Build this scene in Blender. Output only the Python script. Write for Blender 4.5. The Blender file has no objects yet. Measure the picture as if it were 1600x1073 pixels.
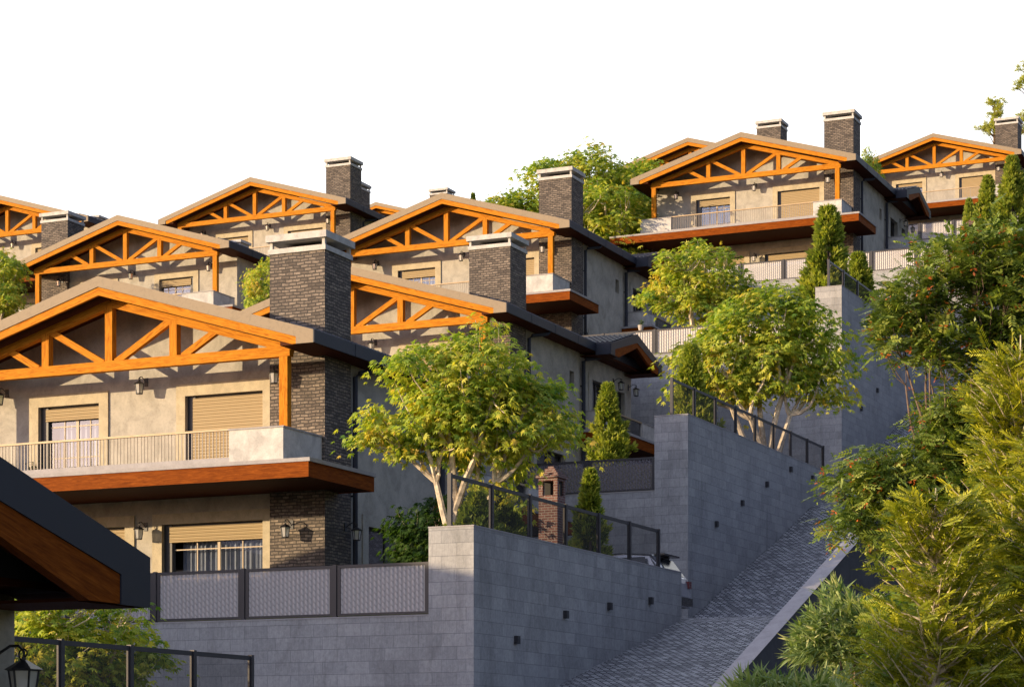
import bpy, math, random
import numpy as np
from mathutils import Vector, Matrix
R = math.radians
scene = bpy.context.scene
# ------------------------------------------------------------------ camera
TH = 0.421
cam_d = bpy.data.cameras.new('camera'); cam = bpy.data.objects.new('camera', cam_d)
scene.collection.objects.link(cam); scene.camera = cam
cam_d.sensor_width = 36.0; cam_d.lens = 3529.9/1600*36
cam_d.shift_y = (1190.6-536.5)/1600
cam_d.clip_start = 0.5; cam_d.clip_end = 3000
cam.location = (0, 0, 0); cam.rotation_euler = (R(90), 0, TH)
# ------------------------------------------------------------------ sun, sky
SUN = Vector((-1.25, -1.0, 0.24)).normalized()
sun_d = bpy.data.lights.new('sun', 'SUN'); sun = bpy.data.objects.new('sun', sun_d)
scene.collection.objects.link(sun)
sun_d.energy = 5.0; sun_d.angle = R(0.5); sun_d.color = (1.0, 0.76, 0.46)
sun.rotation_euler = SUN.to_track_quat('Z', 'Y').to_euler()
sun.location = (-60, -20, 60)
w = bpy.data.worlds.new('World'); scene.world = w; w.use_nodes = True
nt = w.node_tree; nt.nodes.clear()
def N(nt, t, **k):
    n = nt.nodes.new(t)
    for a, b in k.items():
        if a == 'op': n.operation = b
        elif a == 'i':
            for q, v in b.items(): n.inputs[q].default_value = v
        else: setattr(n, a, b)
    return n
def L(nt, a, b): nt.links.new(a, b)
sky = N(nt, 'ShaderNodeTexSky', sky_type='NISHITA', sun_disc=False)
sky.sun_elevation = math.asin(SUN.z); sky.sun_rotation = math.atan2(SUN.x, SUN.y)
sky.altitude = 200; sky.air_density = 1.2; sky.dust_density = 1.5; sky.ozone_density = 2.0
tintm = N(nt, 'ShaderNodeMix', data_type='RGBA', blend_type='MULTIPLY'); tintm.inputs[0].default_value = 1.0; tintm.inputs[7].default_value = (1.18, 1.02, 1.24, 1)
L(nt, sky.outputs[0], tintm.inputs[6])
bg = N(nt, 'ShaderNodeBackground', i={'Strength': 0.11}); L(nt, tintm.outputs[2], bg.inputs[0])
# white glow added to the sky around the viewing direction, above the houses
tc = N(nt, 'ShaderNodeTexCoord')
dot = N(nt, 'ShaderNodeVectorMath', op='DOT_PRODUCT'); dot.inputs[1].default_value = Vector((-0.40, 0.90, 0.10)).normalized()
L(nt, tc.outputs['Generated'], dot.inputs[0])
mr = N(nt, 'ShaderNodeMapRange', interpolation_type='SMOOTHSTEP', i={'From Min': 0.62, 'From Max': 0.88}); L(nt, dot.outputs['Value'], mr.inputs['Value'])
cl = N(nt, 'ShaderNodeBackground', i={'Color': (0.97, 0.985, 1.0, 1), 'Strength': 1.15})
# hazy evening sky on the sun's side
dot2 = N(nt, 'ShaderNodeVectorMath', op='DOT_PRODUCT'); dot2.inputs[1].default_value = Vector((-0.36, -0.62, 0.70)).normalized()
L(nt, tc.outputs['Generated'], dot2.inputs[0])
mr2 = N(nt, 'ShaderNodeMapRange', interpolation_type='SMOOTHSTEP', i={'From Min': 0.15, 'From Max': 0.95, 'To Max': 0.55}); L(nt, dot2.outputs['Value'], mr2.inputs['Value'])
hz = N(nt, 'ShaderNodeBackground'); hz.inputs['Color'].default_value = (0.76, 0.79, 0.98, 1); L(nt, mr2.outputs[0], hz.inputs['Strength'])
ads = N(nt, 'ShaderNodeAddShader'); L(nt, bg.outputs[0], ads.inputs[0]); L(nt, hz.outputs[0], ads.inputs[1])
mx = N(nt, 'ShaderNodeMixShader'); L(nt, mr.outputs[0], mx.inputs[0]); L(nt, ads.outputs[0], mx.inputs[1]); L(nt, cl.outputs[0], mx.inputs[2])
wo = N(nt, 'ShaderNodeOutputWorld'); L(nt, mx.outputs[0], wo.inputs[0])
scene.view_settings.view_transform = 'Standard'; scene.view_settings.look = 'None'
scene.view_settings.exposure = 0.55; scene.view_settings.gamma = 1.0
scene.cycles.max_bounces = 6; scene.cycles.transparent_max_bounces = 16
scene.cycles.caustics_reflective = False; scene.cycles.caustics_refractive = False
# ------------------------------------------------------------------ materials
MATS = {}
def newmat(name):
    m = bpy.data.materials.new(name); m.use_nodes = True; MATS[name] = m
    nt = m.node_tree; b = nt.nodes['Principled BSDF']; return m, nt, b
def ramp(nt, fac, cols):
    r = N(nt, 'ShaderNodeValToRGB'); e = r.color_ramp.elements
    while len(e) < len(cols): e.new(0.5)
    for k, (p, c) in enumerate(cols): e[k].position = p; e[k].color = (*c, 1)
    L(nt, fac, r.inputs[0]); return r.outputs[0]
def noise(nt, vec, scale, detail=4, rough=0.6, dist=0.0):
    n = N(nt, 'ShaderNodeTexNoise', i={'Scale': scale, 'Detail': detail, 'Roughness': rough, 'Distortion': dist})
    if vec is not None: L(nt, vec, n.inputs['Vector'])
    return n.outputs[0]
def mapping(nt, vec, s=(1, 1, 1), loc=(0, 0, 0)):
    m = N(nt, 'ShaderNodeMapping'); m.inputs['Scale'].default_value = s; m.inputs['Location'].default_value = loc
    L(nt, vec, m.inputs['Vector']); return m.outputs[0]
def bump(nt, b, h, strength=0.3, dist=0.02):
    n = N(nt, 'ShaderNodeBump', i={'Strength': strength, 'Distance': dist}); L(nt, h, n.inputs['Height']); L(nt, n.outputs[0], b.inputs['Normal'])
def mixc(nt, f, a, b_, mode='MIX'):
    m = N(nt, 'ShaderNodeMix', data_type='RGBA', blend_type=mode)
    for s, v in ((0, f), (6, a), (7, b_)):
        if hasattr(v, 'links'): L(nt, v, m.inputs[s])
        elif isinstance(v, (int, float)): m.inputs[s].default_value = v
        else: m.inputs[s].default_value = (*v, 1)
    return m.outputs[2]
def plaster(name, c, var=0.18, sc=1.0, rough=0.9, bstr=0.35):
    m, nt, b = newmat(name); uv = N(nt, 'ShaderNodeTexCoord').outputs['UV']
    n1 = noise(nt, mapping(nt, uv, (sc, sc*0.8, 1)), 1.6, 6, 0.65, 0.6); n2 = noise(nt, uv, 14*sc, 5, 0.7, 0.8)
    d = tuple(x*(1-var) for x in c); l = tuple(min(1, x*(1+var*0.7)) for x in c)
    c1 = ramp(nt, n1, [(0.36, d), (0.52, c), (0.66, l)])
    c2 = ramp(nt, n2, [(0.40, (0.88, 0.88, 0.88)), (0.5, (1, 1, 1))])
    L(nt, mixc(nt, 1.0, c1, c2, 'MULTIPLY'), b.inputs['Base Color']); b.inputs['Roughness'].default_value = rough
    bump(nt, b, n2, bstr, 0.01); return m
plaster('plaster', (0.43, 0.40, 0.345), 0.22)
plaster('trim_plaster', (0.50, 0.43, 0.30), 0.14, 2.0, bstr=0.7)
plaster('concrete', (0.52, 0.50, 0.47), 0.22, 1.3)
plaster('slab_stone', (0.36, 0.34, 0.34), 0.12, 2.0)
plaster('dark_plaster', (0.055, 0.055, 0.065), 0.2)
plaster('sunlit_slate_metal', (0.275, 0.212, 0.14), 0.015, 0.4, 0.7, 0.0)  # front fascia: sunlit look of the slate metal put into the colour
def wood(name, c1, c2, c3, rough=0.45, gloss=0.4):
    m, nt, b = newmat(name); uv = N(nt, 'ShaderNodeTexCoord').outputs['UV']
    n1 = noise(nt, mapping(nt, uv, (0.9, 9, 1)), 2.2, 5, 0.65, 1.2); n2 = noise(nt, mapping(nt, uv, (2.5, 60, 1)), 2.0, 3, 0.6, 0.3)
    a = ramp(nt, n1, [(0.32, c1), (0.5, c2), (0.66, c3)])
    g = ramp(nt, n2, [(0.35, (0.80, 0.74, 0.68)), (0.55, (1, 1, 1))])
    L(nt, mixc(nt, 1.0, a, g, 'MULTIPLY'), b.inputs['Base Color']); b.inputs['Roughness'].default_value = rough
    b.inputs['Specular IOR Level'].default_value = gloss; bump(nt, b, n2, 0.12, 0.004); return m
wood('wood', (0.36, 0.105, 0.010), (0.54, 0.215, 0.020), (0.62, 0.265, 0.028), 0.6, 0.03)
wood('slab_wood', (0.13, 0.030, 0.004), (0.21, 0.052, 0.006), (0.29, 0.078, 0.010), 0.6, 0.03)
wood('shaded_wood', (0.055, 0.014, 0.005), (0.075, 0.019, 0.006), (0.09, 0.024, 0.008), 0.7, 0.1)  # house timber again, with the shade under eaves and balconies in its colour
wood('rail_wood', (0.42, 0.30, 0.17), (0.50, 0.37, 0.22), (0.56, 0.42, 0.26), 0.5)
def plain(name, c, rough=0.5, metal=0.0, spec=0.5, var=0.0, sc=3.0):
    m, nt, b = newmat(name)
    b.inputs['Roughness'].default_value = rough; b.inputs['Metallic'].default_value = metal; b.inputs['Specular IOR Level'].default_value = spec
    if var:
        oc = N(nt, 'ShaderNodeTexCoord').outputs['Object']
        L(nt, ramp(nt, noise(nt, oc, sc, 4), [(0.35, tuple(x*(1-var) for x in c)), (0.65, tuple(x*(1+var) for x in c))]), b.inputs['Base Color'])
    else: b.inputs['Base Color'].default_value = (*c, 1)
    return m
plain('slate_metal', (0.026, 0.029, 0.042), 0.55, 0, 0.3, 0.05, 0.6)
plain('roof_tile', (0.030, 0.033, 0.046), 0.45, 0, 0.5, 0.2, 4)
plain('black_metal', (0.025, 0.025, 0.030), 0.45, 0, 0.5, 0.1)
plain('fence_metal', (0.036, 0.033, 0.036), 0.45, 0, 0.5, 0.08)
plain('baluster_metal', (0.30, 0.26, 0.22), 0.45)
plain('frame_tan', (0.42, 0.33, 0.23), 0.5)
plain('frame_dark', (0.03, 0.03, 0.035), 0.4)
plain('interior', (0.10, 0.085, 0.07), 0.9)
plain('curtain', (0.36, 0.38, 0.45), 0.9, var=0.06, sc=6)
plain('bark', (0.62, 0.52, 0.40), 0.85, var=0.35, sc=9)
plain('dark_bark', (0.16, 0.11, 0.08), 0.9, var=0.35, sc=9)
plain('car_paint', (0.42, 0.43, 0.47), 0.25, 0.5)
plain('rubber', (0.02, 0.02, 0.02), 0.8)
plain('car_black', (0.012, 0.012, 0.014), 0.2)
plain('tail_red', (0.14, 0.02, 0.02), 0.2)
plain('pot_clay', (0.40, 0.36, 0.32), 0.8, var=0.1)
def shutter_mat():
    m, nt, b = newmat('shutter'); uv = N(nt, 'ShaderNodeTexCoord').outputs['UV']
    wv = N(nt, 'ShaderNodeTexWave', wave_type='BANDS', bands_direction='Y', wave_profile='SIN', i={'Scale': 3.3, 'Distortion': 0.0}); L(nt, uv, wv.inputs['Vector'])
    b.inputs['Base Color'].default_value = (0.40, 0.30, 0.165, 1); b.inputs['Roughness'].default_value = 0.5
    bump(nt, b, wv.outputs[1], 0.9, 0.03)
shutter_mat()
def brickmat(name, cols, mortar, bw, bh, mort=0.012, off=0.5, bstr=0.6, ncol=0.5, squash=1.0, warp=0.0, stain=0.2):
    m, nt, b = newmat(name); uv = N(nt, 'ShaderNodeTexCoord').outputs['UV']; v = uv
    if warp:
        nn = N(nt, 'ShaderNodeTexNoise', i={'Scale': 2.2, 'Detail': 3.0}); L(nt, uv, nn.inputs['Vector'])
        s = N(nt, 'ShaderNodeVectorMath', op='SCALE', i={'Scale': warp}); L(nt, nn.outputs['Color'], s.inputs[0])
        a = N(nt, 'ShaderNodeVectorMath', op='ADD'); L(nt, uv, a.inputs[0]); L(nt, s.outputs[0], a.inputs[1]); v = a.outputs[0]
    br = N(nt, 'ShaderNodeTexBrick', offset=off, squash=squash, squash_frequency=3, i={'Scale': 1.0, 'Mortar Size': mort, 'Mortar Smooth': 0.25, 'Brick Width': bw, 'Row Height': bh, 'Bias': 0.0})
    br.inputs['Color1'].default_value = (0, 0, 0, 1); br.inputs['Color2'].default_value = (1, 1, 1, 1); br.inputs['Mortar'].default_value = (0.5, 0.5, 0.5, 1)
    L(nt, v, br.inputs['Vector'])
    per = ramp(nt, br.outputs['Color'], [(0.0, cols[0]), (0.5, cols[1]), (1.0, cols[2])])
    n2 = noise(nt, uv, 9, 6, 0.7, 0.8); n1 = noise(nt, uv, 0.55, 5, 0.6, 0.4)
    st = ramp(nt, n1, [(0.3, (1-stain,)*3), (0.7, (1, 1, 1))]); fn = ramp(nt, n2, [(0.3, (1-ncol,)*3), (0.6, (1.04,)*3)])
    c = mixc(nt, 1.0, per, fn, 'MULTIPLY'); c = mixc(nt, 1.0, c, st, 'MULTIPLY')
    c = mixc(nt, br.outputs['Fac'], c, mortar)
    L(nt, c, b.inputs['Base Color']); b.inputs['Roughness'].default_value = 0.85
    inv = N(nt, 'ShaderNodeMath', op='SUBTRACT'); inv.inputs[0].default_value = 1.0; L(nt, br.outputs['Fac'], inv.inputs[1])
    ad = N(nt, 'ShaderNodeMath', op='MULTIPLY_ADD', i={1: 0.35}); L(nt, n2, ad.inputs[0]); L(nt, inv.outputs[0], ad.inputs[2])
    bump(nt, b, ad.outputs[0], bstr, 0.02); return m, nt, b
brickmat('chimney_brick', [(0.13, 0.105, 0.088), (0.235, 0.19, 0.155), (0.33, 0.268, 0.215)], (0.055, 0.048, 0.045), 0.245, 0.092, 0.014, 0.5, 1.6, 0.6, warp=0.10)
brickmat('red_brick', [(0.13, 0.05, 0.045), (0.18, 0.075, 0.065), (0.24, 0.11, 0.095)], (0.28, 0.25, 0.24), 0.20, 0.07, 0.009, 0.5, 0.6, 0.4)
brickmat('tile_wall', [(0.345, 0.345, 0.35), (0.39, 0.39, 0.395), (0.435, 0.43, 0.43)], (0.22, 0.22, 0.23), 0.66, 0.31, 0.005, 0.37, 0.6, 0.2, stain=0.2)
# vertical striations on the wall tiles
_nt = MATS['tile_wall'].node_tree; _b = _nt.nodes['Principled BSDF']; _c = _b.inputs['Base Color'].links[0].from_socket
_uv = N(_nt, 'ShaderNodeTexCoord').outputs['UV']
_s = ramp(_nt, noise(_nt, mapping(_nt, _uv, (16, 1.6, 1)), 2.0, 5, 0.75, 0.5), [(0.3, (0.84, 0.84, 0.85)), (0.62, (1.08, 1.07, 1.05))])
_d = ramp(_nt, noise(_nt, mapping(_nt, _uv, (0.9, 0.22, 1)), 1.3, 6, 0.7, 0.8), [(0.34, (0.80, 0.80, 0.79)), (0.5, (1, 1, 1))])
L(_nt, mixc(_nt, 1.0, mixc(_nt, 1.0, _c, _s, 'MULTIPLY'), _d, 'MULTIPLY'), _b.inputs['Base Color'])
brickmat('cobble', [(0.22, 0.225, 0.24), (0.42, 0.425, 0.44), (0.68, 0.68, 0.69)], (0.03, 0.03, 0.035), 0.21, 0.14, 0.024, 0.5, 1.6, 0.35, warp=0.09)
def glassmat():
    m, nt, b = newmat('window_glass'); out = nt.nodes['Material Output']
    t = N(nt, 'ShaderNodeBsdfTransparent'); t.inputs[0].default_value = (0.80, 0.84, 0.88, 1)
    g = N(nt, 'ShaderNodeBsdfGlossy', i={'Roughness': 0.03}); g.inputs[0].default_value = (0.95, 0.95, 1, 1)
    x = N(nt, 'ShaderNodeMixShader', i={0: 0.22}); L(nt, t.outputs[0], x.inputs[1]); L(nt, g.outputs[0], x.inputs[2]); L(nt, x.outputs[0], out.inputs[0])
glassmat()
def frostmat():
    m, nt, b = newmat('lamp_glass'); out = nt.nodes['Material Output']
    t = N(nt, 'ShaderNodeBsdfTransparent'); d = N(nt, 'ShaderNodeBsdfDiffuse'); d.inputs[0].default_value = (0.9, 0.88, 0.85, 1)
    g = N(nt, 'ShaderNodeBsdfGlossy', i={'Roughness': 0.05})
    x = N(nt, 'ShaderNodeMixShader', i={0: 0.55}); L(nt, t.outputs[0], x.inputs[1]); L(nt, d.outputs[0], x.inputs[2])
    y = N(nt, 'ShaderNodeMixShader', i={0: 0.25}); L(nt, x.outputs[0], y.inputs[1]); L(nt, g.outputs[0], y.inputs[2]); L(nt, y.outputs[0], out.inputs[0])
frostmat()
def meshmat(name, col, solid, sx, sy, rough=0.35, metal=0.3):
    """perforated sheet: holes are truly transparent"""
    m, nt, b = newmat(name); uv = N(nt, 'ShaderNodeTexCoord').outputs['UV']; out = nt.nodes['Material Output']
    w1 = N(nt, 'ShaderNodeTexWave', wave_type='BANDS', bands_direction='X', i={'Scale': sx}); L(nt, uv, w1.inputs['Vector'])
    w2 = N(nt, 'ShaderNodeTexWave', wave_type='BANDS', bands_direction='DIAGONAL', i={'Scale': sy}); L(nt, uv, w2.inputs['Vector'])
    mul = N(nt, 'ShaderNodeMath', op='MULTIPLY'); L(nt, w1.outputs[1], mul.inputs[0]); L(nt, w2.outputs[1], mul.inputs[1])
    mrn = N(nt, 'ShaderNodeMapRange', i={'From Min': 0.12, 'From Max': 0.30, 'To Min': solid, 'To Max': 1.0}); L(nt, mul.outputs[0], mrn.inputs['Value'])
    b.inputs['Base Color'].default_value = (*col, 1); b.inputs['Roughness'].default_value = rough; b.inputs['Metallic'].default_value = metal
    bump(nt, b, w1.outputs[1], 0.8, 0.03)
    t = N(nt, 'ShaderNodeBsdfTransparent'); x = N(nt, 'ShaderNodeMixShader'); L(nt, mrn.outputs[0], x.inputs[0]); L(nt, t.outputs[0], x.inputs[1]); L(nt, b.outputs[0], x.inputs[2]); L(nt, x.outputs[0], out.inputs[0])
meshmat('perforated_steel', (0.46, 0.43, 0.425), 0.72, 2.7, 4.2, 0.5, 0.0)
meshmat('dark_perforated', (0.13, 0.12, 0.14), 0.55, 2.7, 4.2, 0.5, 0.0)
def netmat():
    m, nt, b = newmat('dark_mesh'); out = nt.nodes['Material Output']
    t = N(nt, 'ShaderNodeBsdfTransparent'); d = N(nt, 'ShaderNodeBsdfDiffuse'); d.inputs[0].default_value = (0.08, 0.078, 0.075, 1)
    x = N(nt, 'ShaderNodeMixShader', i={0: 0.42}); L(nt, t.outputs[0], x.inputs[1]); L(nt, d.outputs[0], x.inputs[2]); L(nt, x.outputs[0], out.inputs[0])
netmat()
def leafmat(name, cols, trans=0.4, rough=0.55):
    m, nt, b = newmat(name); out = nt.nodes['Material Output']
    at = N(nt, 'ShaderNodeAttribute', attribute_name='tint')
    c = ramp(nt, at.outputs['Fac'], cols)
    b.inputs['Roughness'].default_value = rough; b.inputs['Specular IOR Level'].default_value = 0.35; L(nt, c, b.inputs['Base Color'])
    t = N(nt, 'ShaderNodeBsdfTranslucent'); tcol = mixc(nt, 1.0, c, (1.25, 1.3, 0.55), 'MULTIPLY'); L(nt, tcol, t.inputs[0])
    x = N(nt, 'ShaderNodeMixShader', i={0: trans}); L(nt, b.outputs[0], x.inputs[1]); L(nt, t.outputs[0], x.inputs[2]); L(nt, x.outputs[0], out.inputs[0])
leafmat('maple_leaf', [(0.0, (0.11, 0.22, 0.03)), (0.30, (0.26, 0.38, 0.05)), (0.58, (0.48, 0.54, 0.08)), (0.86, (0.66, 0.60, 0.09)), (1.0, (0.60, 0.44, 0.07))], 0.42)
leafmat('dark_leaf', [(0.0, (0.025, 0.06, 0.015)), (0.6, (0.05, 0.11, 0.02)), (1.0, (0.10, 0.16, 0.03))])
leafmat('conifer_leaf', [(0.0, (0.07, 0.13, 0.02)), (0.5, (0.28, 0.34, 0.05)), (1.0, (0.56, 0.53, 0.10))], 0.45)
leafmat('thuja_leaf', [(0.0, (0.06, 0.11, 0.010)), (0.5, (0.25, 0.28, 0.018)), (1.0, (0.62, 0.58, 0.035))], 0.25)
leafmat('pinnate_leaf', [(0.0, (0.04, 0.09, 0.03)), (0.5, (0.22, 0.30, 0.06)), (0.84, (0.60, 0.62, 0.16)), (0.88, (0.55, 0.13, 0.04)), (1.0, (0.70, 0.20, 0.06))], 0.35, 0.4)
leafmat('bamboo_leaf', [(0.0, (0.09, 0.17, 0.06)), (0.6, (0.26, 0.34, 0.12)), (1.0, (0.52, 0.52, 0.24))], 0.3)
leafmat('oak_leaf', [(0.0, (0.06, 0.13, 0.015)), (0.6, (0.16, 0.24, 0.02)), (1.0, (0.34, 0.38, 0.03))], 0.4)
def groundmat(name, a, b2, sc):
    m, nt, b = newmat(name); oc = N(nt, 'ShaderNodeTexCoord').outputs['Object']
    L(nt, ramp(nt, noise(nt, oc, sc, 8, 0.7), [(0.35, a), (0.65, b2)]), b.inputs['Base Color']); b.inputs['Roughness'].default_value = 0.95
    bump(nt, b, noise(nt, oc, sc*6, 5), 0.8, 0.08)
groundmat('soil', (0.06, 0.07, 0.03), (0.13, 0.11, 0.07), 0.7)
groundmat('slope_soil', (0.03, 0.045, 0.015), (0.08, 0.07, 0.04), 0.6)
# ------------------------------------------------------------------ mesh helpers
class MB:
    def __init__(s): s.v = []; s.f = []; s.uv = []
    def face(s, pts, uv=None):
        n = len(s.v); s.v += [tuple(p) for p in pts]; s.f.append(tuple(range(n, n+len(pts))))
        if uv is None:
            a, b, c = Vector(pts[0]), Vector(pts[1]), Vector(pts[2]); nn = (b-a).cross(c-b)
            if nn.length < 1e-12 and len(pts) > 3: nn = (c-a).cross(Vector(pts[3])-a)
            ax = max(range(3), key=lambda i: abs(nn[i]))
            uv = [((p[1], p[2]) if ax == 0 else (p[0], p[2]) if ax == 1 else (p[0], p[1])) for p in pts]
        s.uv += uv
    def box(s, x0, x1, y0, y1, z0, z1):
        P = lambda x, y, z: (x, y, z)
        s.face([P(x0, y0, z0), P(x1, y0, z0), P(x1, y0, z1), P(x0, y0, z1)]); s.face([P(x1, y1, z0), P(x0, y1, z0), P(x0, y1, z1), P(x1, y1, z1)])
        s.face([P(x1, y0, z0), P(x1, y1, z0), P(x1, y1, z1), P(x1, y0, z1)]); s.face([P(x0, y1, z0), P(x0, y0, z0), P(x0, y0, z1), P(x0, y1, z1)])
        s.face([P(x0, y0, z1), P(x1, y0, z1), P(x1, y1, z1), P(x0, y1, z1)]); s.face([P(x0, y1, z0), P(x1, y1, z0), P(x1, y0, z0), P(x0, y0, z0)]); return s
    def prism(s, poly, ax, a, b, lengthwise=True):
        """poly of 2D points extruded along axis ax: 'y' -> (x,z), 'x' -> (y,z), 'z' -> (x,y)"""
        def P(p, t): return (p[0], t, p[1]) if ax == 'y' else (t, p[0], p[1]) if ax == 'x' else (p[0], p[1], t)
        ar = sum(poly[i][0]*poly[(i+1) % len(poly)][1]-poly[(i+1) % len(poly)][0]*poly[i][1] for i in range(len(poly)))
        pl = list(poly) if ar > 0 else list(poly)[::-1]
        flip = (ax == 'y')
        A = [P(p, a) for p in pl]; B = [P(p, b) for p in pl]
        if flip: s.face(A); s.face(B[::-1])
        else: s.face(A[::-1]); s.face(B)
        n = len(pl)
        for i in range(n):
            j = (i+1) % n; q = [A[j], A[i], B[i], B[j]] if flip else [A[i], A[j], B[j], B[i]]
            l = math.dist(pl[i], pl[j]); u = [(l, 0), (0, 0), (0, b-a), (l, b-a)] if flip else [(0, 0), (l, 0), (l, b-a), (0, b-a)]
            if b-a > l: u = [(p[1], p[0]) for p in u]
            s.face(q, u)
        return s
    def beam(s, p0, p1, w, y0, y1):
        """bar in the xz plane from p0 to p1, width w"""
        d = Vector((p1[0]-p0[0], p1[1]-p0[1])); l = d.length; d /= l; n = Vector((-d.y, d.x))*w/2
        c = [Vector(p0)-n, Vector(p1)-n, Vector(p1)+n, Vector(p0)+n]
        A = [(q.x, y0, q.y) for q in c]; B = [(q.x, y1, q.y) for q in c]; o = random.random()*9
        s.face(A, [(o, 0), (o+l, 0), (o+l, w), (o, w)]); s.face(B[::-1], [(o, w), (o+l, w), (o+l, 0), (o, 0)])
        for i in range(4):
            j = (i+1) % 4; ll = l if i % 2 == 0 else w
            s.face([A[j], A[i], B[i], B[j]], [(o+ll, 0), (o, 0), (o, y1-y0), (o+ll, y1-y0)])
        return s
    def tube(s, pts, rad, n=6):
        pts = [Vector(p) for p in pts]; rs = rad if hasattr(rad, '__len__') else [rad]*len(pts); rings = []; t = 0
        up = Vector((0.3, 0.2, 1)).normalized()
        for i, p in enumerate(pts):
            d = (pts[min(i+1, len(pts)-1)]-pts[max(i-1, 0)]).normalized()
            a = d.cross(up); a = a.normalized() if a.length > 0.05 else d.cross(Vector((1, 0, 0))).normalized(); b = d.cross(a)
            if i: t += (p-pts[i-1]).length
            rings.append(([p+(a*math.cos(2*math.pi*k/n)+b*math.sin(2*math.pi*k/n))*rs[i] for k in range(n)], t))
        for (A, t0), (B, t1) in zip(rings, rings[1:]):
            for k in range(n):
                j = (k+1) % n; s.face([A[k], B[k], B[j], A[j]], [(t0, k/n), (t1, k/n), (t1, (k+1)/n), (t0, (k+1)/n)])
        s.face(rings[0][0]); s.face(rings[-1][0][::-1]); return s
    def mesh(s, name, mat, mirror=False, smooth=False):
        me = bpy.data.meshes.new(name); v = s.v; f = s.f; uv = s.uv
        if mirror:
            v = [(-a, b, c) for a, b, c in v]; f2 = []; u2 = []; k = 0
            for q in f: f2.append(q[::-1]); u2 += uv[k:k+len(q)][::-1]; k += len(q)
            f = f2; uv = u2
        me.from_pydata(v, [], f); l = me.uv_layers.new(name='UVMap'); l.data.foreach_set('uv', [c for p in uv for c in p])
        me.materials.append(MATS[mat])
        if smooth: me.polygons.foreach_set('use_smooth', [True]*len(f))
        return me
COL = scene.collection
def empty(name, loc, label, cat, group=None, rz=0):
    o = bpy.data.objects.new(name, None); COL.objects.link(o); o.location = loc; o.rotation_euler = (0, 0, rz)
    o['label'] = label; o['category'] = cat
    if group: o['group'] = group
    return o
def obj(name, mesh, parent=None, label=None, cat=None, group=None, kind=None):
    o = bpy.data.objects.new(name, mesh); COL.objects.link(o)
    if parent is not None: o.parent = parent
    if label: o['label'] = label
    if cat: o['category'] = cat
    if group: o['group'] = group
    if kind: o['kind'] = kind
    return o
def copy_tree(o, parent=None):
    c = o.copy(); COL.objects.link(c)
    if parent is not None: c.parent = parent
    for ch in list(o.children): copy_tree(ch, c)
    return c
# ------------------------------------------------------------------ house
def wall_grid(mb, a0, a1, z0, z1, holes, plane, pos, depth):
    """rectangular wall with openings; plane 'y' (faces -Y) or 'x' (faces +X); reveals go inwards by depth"""
    xs = sorted({a0, a1, *[h[0] for h in holes], *[h[1] for h in holes]}); zs = sorted({z0, z1, *[h[2] for h in holes], *[h[3] for h in holes]})
    P = (lambda a, z, d=0: (a, pos+d, z)) if plane == 'y' else (lambda a, z, d=0: (pos-d, a, z))
    for i in range(len(xs)-1):
        for j in range(len(zs)-1):
            cx, cz = (xs[i]+xs[i+1])/2, (zs[j]+zs[j+1])/2
            if any(h[0] < cx < h[1] and h[2] < cz < h[3] for h in holes): continue
            mb.face([P(xs[i], zs[j]), P(xs[i+1], zs[j]), P(xs[i+1], zs[j+1]), P(xs[i], zs[j+1])])
    for h in holes:
        x0, x1, q0, q1 = h[:4]
        mb.face([P(x0, q0, 0), P(x0, q0, depth), P(x0, q1, depth), P(x0, q1, 0)][::-1]); mb.face([P(x1, q0, 0), P(x1, q0, depth), P(x1, q1, depth), P(x1, q1, 0)])
        mb.face([P(x0, q1, 0), P(x0, q1, depth), P(x1, q1, depth), P(x1, q1, 0)][::-1]); mb.face([P(x0, q0, 0), P(x0, q0, depth), P(x1, q0, depth), P(x1, q0, 0)])
def bx(*a): return MB().box(*a)
ZR, XE, ZE = 5.65, 7.04, 3.576; SL = (ZR-ZE)/XE
DEP = 15.38
def chev(off_top, off_bot, xt, xb):
    """chevron band: top line offset down by off_top, bottom line by off_bot"""
    return [(-xt, ZR-off_top-SL*xt), (0, ZR-off_top), (xt, ZR-off_top-SL*xt), (xb, ZR-off_bot-SL*xb), (0, ZR-off_bot), (-xb, ZR-off_bot-SL*xb)]
def prism_cat(mb, poly, ax, a, b):
    """chevron polygons are concave: split in two halves"""
    t0, t1, t2, b2, b1, b0 = poly
    mb.prism([t0, t1, b1, b0], ax, a, b); mb.prism([t1, t2, b2, b1], ax, a, b); return mb
LANT = None
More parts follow.
